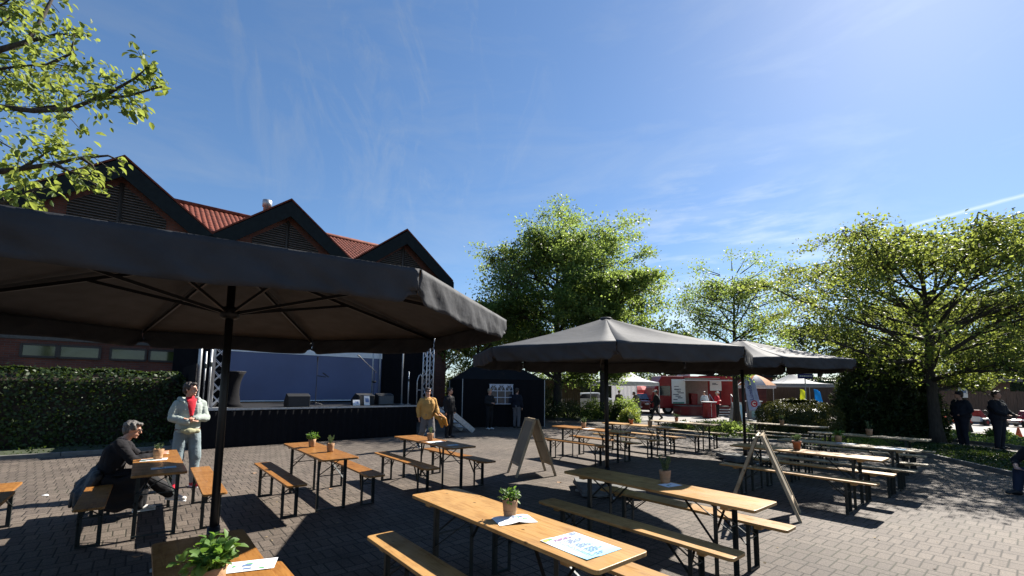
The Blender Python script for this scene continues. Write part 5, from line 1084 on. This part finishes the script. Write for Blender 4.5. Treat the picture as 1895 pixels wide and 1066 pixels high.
for a, b, za, zb in ((1243, 1268, .78, 2.55), (1314, 1335, 1.75, 2.5)):
    p_ = MB().box(((tx(a) + tx(b)) / 2, -.06, (za + zb) / 2), (tx(b) - tx(a), .05, zb - za)).build('side_panel', M['paper'], trk); w_ = tx(b) - tx(a); q = MB()
    for i in range(2): q.box((tx(a) + w_ * (.35 + .08 * i), -.09, zb - (zb - za) * .3 - i * .11 * (zb - za)), (w_ * (.35 + .15 * i), .008, .045))
    if zb - za > 1:
        for i in range(7): q.box((tx(a) + w_ * (.25 + .5 * ((i * 37) % 10) / 10), -.09, za + .3 + i * .12), (w_ * (.3 + .04 * i % .2), .008, .06))
    q.build('print', M['ink_dark'], p_)
MB().box((tx(1255), -.092, .84), (tx(1266) - tx(1245), .01, .1)).build('green_foot', mat('teal_print', (.02, .22, .17), .5), trk)
MB().prism([(tx(1283), .3, .7), (tx(1294), .3, .7), (tx(1295), .3, 1.5), (tx(1282), .3, 1.55)], (0, .5, 0)).build('red_kiosk', M['truck'], trk, bevel=.03)
for px in (1237, 1345):
    c = Vector((tx(px), .1, .38)); wq = MB(); [wq.v.append((c.x + a * .38, c.y + y, c.z + b * .38)) for y in (0, .22) for a, b in [(math.cos(k * .3142), math.sin(k * .3142)) for k in range(20)]]
    wq.f += [(i, (i + 1) % 20, 20 + (i + 1) % 20, 20 + i) for i in range(20)] + [tuple(reversed(range(20))), tuple(range(20, 40))]; wq.m += [0] * 22
    wo = wq.build('wheel', M['tyre'], trk, bevel=.03); MB().tube([c + Vector((0, -.01, 0)), c + Vector((0, .05, 0))], .2, 14).build('rim', M['alu'], wo)
MB().box((tx(1207), .6, .9), (.06, .3, .16)).build('headlight', M['alu'], trk); MB().box((tx(1207), 1.7, .9), (.06, .3, .16)).build('headlight', M['alu'], trk)
MB().box(((tx(1262) + tx(1290)) / 2, 1.0, 3.05), (tx(1289) - tx(1264), .06, .5)).build('roof_sign', M['paper'], trk); MB().lathe([(.12, 0), (.2, .03)], 12).build('roof_sign_emblem', M['ink_dark'], trk, loc=(tx(1276), .95, 3.1)).rotation_euler = (R(90), 0, 0)
rm = thing('access_ramp', 'grey access ramp with handrails at the right of the red truck', 'ramp', P(1342, 772, 30.6) - Vector((0, 0, P(1342, 772, 30.6).z)), 0)
for i in range(3): MB().box((0, .2 * i, .12 + .17 * i), (1.6, .4, .06)).build('step', M['alu'], rm)
for x in (-.75, .75): MB().tube([(x, -.1, .1), (x, -.1, 1.0), (x, .6, 1.5), (x, .6, .5)], .022, 6).build('handrail', M['galv'], rm)
pc_ = G(1313, 773.5)
ct = thing('promo_counter', 'round bright red promotion counter in front of the truck', 'counter', pc_, 0); MB().lathe([(.43, 0), (.4, .1), (.4, .9), (.44, 1.0)], 24).build('counter_wall', M['truck'], ct, True); MB().lathe([(.47, 1.0), (.47, 1.04)], 24).build('counter_top', M['white'], ct); MB().bar((-.05, -.435, .1), (-.05, -.435, .95), .03, .008).build('trim', M['paper'], ct)
# white pavilion and what stands by it
def pavilion(label, c, rz, w_, d_, he, hp, m, walls=()):
    r = thing('pavilion', label, 'pavilion', c, rz)
    for sx in (-1, 1):
        for sy in (-1, 1): MB().tube([(sx * w_ / 2, sy * d_ / 2, 0), (sx * w_ / 2, sy * d_ / 2, he)], .025, 6).build('leg', M['alu'], r)
    def f(k):
        a = R(45 + 90 * k); b = R(135 + 90 * k); A_ = Vector((math.copysign(w_/2, math.cos(a)), math.copysign(d_/2, math.sin(a)), he)); B_ = Vector((math.copysign(w_/2, math.cos(b)), math.copysign(d_/2, math.sin(b)), he))
        return lambda u, v: Vector((0, 0, hp)).lerp(A_.lerp(B_, v), max(.001, u)) - Vector((0, 0, .22 * math.sin(math.pi * u) * (1 - .3 * math.sin(math.pi * v))))
    q = MB(); [q.grid(f(k), 8, 8) for k in range(4)]; q.build('roof', M[m], r, True, solid=.006)
    q = MB()
    for k in range(4):
        g = f(k); q.grid(lambda u, v: Vector(g(1, u)) * 1 - Vector((0, 0, .22 * v)), 6, 1)
    q.build('valance', M[m], r)
    for sx, sy, o_ in walls: MB().grid(lambda u, v: ((sx * w_ / 2 if sx else (u * .55 - .05) * w_), (sy * d_ / 2 if sy else (u - .5) * d_) + .02 * math.sin(u * 40), he - v * (he - .05)), 20, 2).build('side_wall', M[m], r, True)
    return r
M['whitecloth'] = cloth('white_tent_cloth', (.62, .63, .66), .3, .7, .3, 6, (.6, .6, .62)); M['greycloth'] = cloth('grey_tent_cloth', (.25, .26, .27), .15, .7, .3, 6)
pavilion('white pointed pavilion behind the middle parasol pole', Vector((7.9, 31.5, 0)), R(8), 3.6, 3.6, 2.25, 3.35, 'whitecloth', ((0, 1, 0),))
pavilion('grey market tent behind the clipped hedge', P(1468, 760, 33) - Vector((0, 0, P(1468, 760, 33).z)), R(-5), 4.2, 3.2, 2.3, 3.1, 'greycloth')
M['white_car'] = mat('white_car_paint', (.6, .61, .62), .25, var=.04, coat=.6); M['red_car'] = mat('dark_red_car_paint', (.12, .01, .015), .25, var=.04, coat=.6)
def car(label, c, rz, m):
    r = thing('parked_car', label, 'car', c, rz, 'parked cars'); L = 4.1
    prof = [(-2.05, .35), (-2.05, .75), (-1.9, .95), (-1.35, 1.02), (-.65, 1.45), (.7, 1.5), (1.55, 1.1), (2.0, .98), (2.05, .5), (2.0, .3), (-1.95, .28)]
    q = MB(); q.prism([(x, -.84, z) for x, z in prof], (0, 1.68, 0)); q.build('body', M[m], r, bevel=.07)
    for y in (-.855, .845): MB().prism([(-1.05, y, 1.04), (-.62, y, 1.37), (.62, y, 1.41), (1.2, y, 1.06)], (0, .012, 0)).build('side_window', M['carglass'], r)
    MB().prism([(-1.36, -.7, 1.05), (-1.36, .7, 1.05), (-.7, .66, 1.43), (-.7, -.66, 1.43)], (-.025, 0, .02)).build('windscreen', M['carglass'], r)
    for x in (-1.28, 1.28):
        for y in (-.87, .67):
            w_ = MB().tube([(x, y, .31), (x, y + .2, .31)], .31, 18).build('wheel', M['tyre'], r); MB().tube([(x, y - .006 if y < 0 else y + .206, .31), (x, y + .1, .31)], .2, 12).build('rim', M['alu'], w_)
    for y in (-.6, .6): MB().ell((-2.03, y, .72), .05, .18, .08, 10).build('headlight', M['alu'], r)
    MB().box((-2.06, 0, .5), (.03, .5, .11)).build('number_plate', M['paper'], r)
    return r
car('white car parked behind the tall oak trunk', Vector((5.9, 35.2, 0)), R(12), 'white_car')
car('dark red car left of the red truck, half hidden by the walking person', Vector((10.3, 34.6, 0)), R(62), 'red_car')
def sunshade(label, c, r_, z, h, m1, m2, tilt=0):
    r = thing('sunshade', label, 'sunshade', c, 0); MB().tube([(0, 0, 0), (0, 0, z + h)], .02, 8).build('pole', M['galv'], r); q = MB()
    for k in range(8):
        a, b = k * math.pi / 4, (k + 1) * math.pi / 4; A_, B_ = [Vector((r_ * math.cos(t_), r_ * math.sin(t_), z)) for t_ in (a, b)]
        q.grid(lambda u, v: Vector((0, 0, z + h)).lerp(A_.lerp(B_, v), max(.01, u)) + Vector((0, 0, .1 * math.sin(math.pi * u))), 5, 3, k % 2); q.grid(lambda u, v: A_.lerp(B_, u) - Vector((0, 0, .2 * v)), 3, 1, 1)
    q.build('shade', [M[m1], M[m2]], r, True); MB().lathe([(.25, 0), (.25, .08), (.05, .1)], 14).build('foot', M['slab'], r); return r
M['orange'] = cloth('orange_shade_cloth', (.62, .25, .07), .4, .7, .2, 8, (.7, .3, .08)); M['pinkred'] = cloth('pale_red_shade_cloth', (.5, .12, .12), .4, .7, .2, 8, (.6, .14, .14))
c = P(1400, 740, 31); sunshade('orange and white sunshade behind the rear parasol pole', Vector((c.x, 31, 0)), 1.25, 2.15, .75, 'orange', 'whitecloth')
c = P(1182, 740, 36); sunshade('pale red sunshade between the pavilion and the dark red car', Vector((c.x, 36, 0)), 1.1, 1.75, .35, 'pinkred', 'pinkred')
def flag(label, px0, px1, pyt, pyb, Y, m, cat='flag', poleside=-1, txt=None, tilt=0.0, group='feather flags'):
    a = P((px0 + px1) / 2, pyb, Y); b = P((px0 + px1) / 2, pyt, Y); w_ = abs(P(px1, pyb, Y).x - P(px0, pyb, Y).x); z0, z1 = a.z, b.z; H = z1 - z0
    r = thing('feather_flag', label, cat, (a.x, Y, 0), 0, group)
    def f(u, v):
        h = v * H; top = 1 - max(0, v - .72) ** 2 / .28 ** 2 * (.85 * u); e = w_ * (.92 + .08 * (1 - v)) * (1 - .72 * max(0, (v - .68) / .32) ** 2 * u)
        return ((u - .5) * e - tilt * h - (1 - 1) , .03 * math.sin(u * 4 + v * 6), z0 + h * (1 - .06 * u * (v > .9)))
    MB().grid(f, 10, 24).build('cloth', M[m], r, True, solid=.004)
    MB().tube([(-w_ / 2 - .02, 0, 0)] + [(-w_ / 2 - .02 - tilt * h, 0, z0 + h) for h in np.linspace(0, H, 8)], .014, 6).build('pole', M['steel'], r); MB().lathe([(.2, 0), (.2, .06), (.03, .08)], 12, (-w_ / 2, 0, 0)).build('foot', M['steel'], r)
    return r, w_, z0, H
M['flagblue'] = cloth('pale_blue_white_flag', (.3, .36, .5), .3, .7, .15, 5, (.3, .36, .5)); M['flagyellow'] = cloth('yellow_flag', (.6, .6, .08), .5, .7, .2, 5, (.7, .72, .1)); M['flagsky'] = cloth('sky_blue_flag', (.03, .3, .6), .4, .7, .2, 5, (.04, .4, .75)); M['logo_red'] = mat('red_print', (.4, .03, .05), .6); M['navyprint'] = mat('navy_print', (.02, .025, .16), .6)
def text(body, size, m, parent, loc, rot, name='lettering'):
    cu = bpy.data.curves.new(name, 'FONT'); cu.body = body; cu.size = size; cu.extrude = .003; cu.align_x = 'CENTER'; cu.align_y = 'CENTER'
    o = bpy.data.objects.new(name, cu); COL.objects.link(o); bpy.context.view_layer.update()
    me = bpy.data.meshes.new_from_object(o.evaluated_get(bpy.context.evaluated_depsgraph_get())); bpy.data.objects.remove(o); bpy.data.curves.remove(cu)
    me.materials.clear(); me.materials.append(M[m]); o = bpy.data.objects.new(name, me); COL.objects.link(o); o.parent = parent; o.location = loc; o.rotation_euler = rot; return o
r, w_, z0, H = flag('pale blue feather flag with dark lettering and a round red logo', 1386, 1409, 695, 760, 26.5, 'flagblue', tilt=.15)
text('LüneBus', H * .165, 'navyprint', r, (-w_ * .12 - .15 * H * .56, -.05, z0 + H * .57), (R(90), R(-90 - 8.5), 0))
text('- - - - - -', H * .05, 'navyprint', r, (w_ * .16 - .15 * H * .58, -.05, z0 + H * .58), (R(90), R(-90 - 8.5), 0), 'small_print')
q = MB().lathe([(.001, 0), (w_ * .27, .002)], 20, cap=False); o = q.build('round_logo', M['logo_red'], r, loc=(-.15 * H * .2, -.05, z0 + H * .2)); o.rotation_euler = (R(90), 0, 0)
q = MB().tube([(w_ * .13 * math.cos(a), w_ * .13 * math.sin(a), .012) for a in np.linspace(.6, 5.4, 14)], w_ * .035, 5); o2 = q.build('logo_swirl', M['paper'], o)
flag('yellow feather flag partly hidden by leaves behind the clipped hedge', 1481, 1493, 720, 750, 27, 'flagyellow'); flag('sky blue feather flag at the right end of the clipped hedge', 1511, 1525, 720, 757, 26, 'flagsky', tilt=.12)
sg = P(1490, 693, 19.5); r = thing('street_sign', 'dark blue sign with white lines on a thin post behind the clipped hedge', 'sign', (sg.x, 19.5, 0), R(-4))
sw = P(1503, 693, 19.5).x - P(1476, 693, 19.5).x; MB().box((0, 0, sg.z), (sw, .02, .36)).build('sign_plate', M['navyprint'], r, bevel=.006); MB().tube([(0, .03, 0), (0, .03, sg.z + .2)], .024, 8).build('post', M['galv'], r)
for i, ww_ in enumerate((.62, .74)):
    q = MB(); x = -ww_ * sw / 2
    while x < ww_ * sw / 2: l = rp.uniform(.03, .1); q.box((x + l / 2, -.013, sg.z + .05 - i * .12), (l, .004, .05)); x += l + .02
    q.build('text_line', M['paper'], r)
r = thing('notice', 'white notice fixed to the trunk behind the left officer', 'notice', P(1782, 727, 20.45), 0); MB().box((0, 0, 0), (.42, .015, .44)).build('sheet', M['paper'], r); MB().box((0, -.01, .05), (.28, .004, .12)).build('print', M['ink'], r)
a_ = G(1364, 780); r = thing('a_frame_sign', 'pale A-frame sign at the foot of the slim tree', 'A-board', a_, R(10))
for s in (-1, 1): MB().bar((0, s * .3, .02), (0, s * .02, 1.1), .6, .02, (0, 1, 0)).build('panel', M['greycloth'] if s > 0 else M['paper'], r)
MB().bar((0, -.28, .18), (0, -.09, .95), .5, .004, (0, 1, 0)).build('poster', M['bluepaper'], r)
a_ = G(1396, 776); r = thing('info_pillar', 'pale green and grey information pillar below the feather flag', 'counter', a_, 0); MB().box((0, 0, .55), (.7, .5, 1.1)).build('pillar_body', M['greycloth'], r, bevel=.02); MB().box((-.08, -.256, .5), (.4, .01, .7)).build('poster', mat('pale_green_poster', (.18, .3, .3), .6), r); MB().box((0, 0, 1.12), (.8, .6, .04)).build('top', M['paper'], r)
# traffic cones and little vehicles on the road at the right
M['cone'] = mat('fluorescent_orange', (.7, .12, .04), .5, var=.08)
def cone(label, px, py, h):
    r = thing('traffic_cone', label, 'traffic cone', G(px, py), 0, 'traffic cones on the right road'); MB().box((0, 0, .015), (h * .7, h * .7, .03)).build('base', M['cone'], r, bevel=.008); MB().lathe([(h * .26, .03), (h * .06, h), (h * .04, h)], 16).build('cone_body', M['cone'], r, True); MB().lathe([(h * .185, h * .42), (h * .135, h * .64)], 16, cap=False).build('band', M['paper'], r)
cone('pinkish red cone left of the left officer', 1750, 786, .5); cone('orange cone close to the left officer', 1763, 782, .55); cone('small red cone right of the right officer', 1886, 810, .42)
def kart(label, px, py, rz):
    r = thing('pedal_kart', label, 'pedal kart', G(px, py), rz, 'pedal karts on the right road'); MB().prism([(-.7, -.2, .2), (.65, -.2, .2), (.8, -.2, .3), (.3, -.2, .42), (-.3, -.2, .35), (-.7, -.2, .5)], (0, .4, 0)).build('chassis', M['white'], r, bevel=.03); MB().prism([(-.55, -.19, .4), (-.1, -.19, .4), (-.15, -.19, .5), (-.5, -.19, .85), (-.62, -.19, .85)], (0, .38, 0)).build('seat', M['truck'], r, bevel=.03); MB().box((.62, 0, .34), (.3, .7, .06)).build('bumper', M['truck'], r, bevel=.02)
    for x in (-.5, .5):
        for y in (-.42, .3): w__ = MB().tube([(x, y, .19), (x, y + .12, .19)], .19, 16).build('wheel', M['tyre'], r); MB().tube([(x, y - .006, .19), (x, y + .06, .19)], .1, 10).build('rim', M['truck'], w__)
    MB().tube([(.35, 0, .4), (.1, 0, .68)], .014, 6).build('steering_column', M['black'], r); MB().tube([(.08 + .05 * math.sin(a), .14 * math.cos(a), .7 + .12 * math.sin(a)) for a in np.linspace(0, 6.28, 15)], .014, 6).build('steering_wheel', M['black'], r)
kart('red and white pedal kart between the two officers', 1822, 787, R(15)); kart('red and white pedal kart right of the right officer', 1889, 790, R(200))
# few scraps on the paving
q = MB(); rng = np.random.default_rng(77); pts = [G(85, 917), G(255, 1030), (G(1035, 893)), G(470, 876), G(612, 905)]
for i, p in enumerate(pts):
    o = MB().grid(lambda u, v: ((u - .5) * .09, (v - .5) * .05, .006 + .012 * math.sin(u * 5 + i) * v), 4, 3).build('paper_scrap', M['paper' if i < 1 else 'kraft'], loc=p, rz=i * 1.3, solid=.001)
    tag(o, ('white paper scrap on the paving at the far left', 'brown leaf on the paving below the table of the woman in black', 'dry leaf in front of the left A-board', 'dry leaf left of the bench before the stage', 'dry leaf between the two-pot table and its left bench')[i], 'litter', 'scraps on the paving')
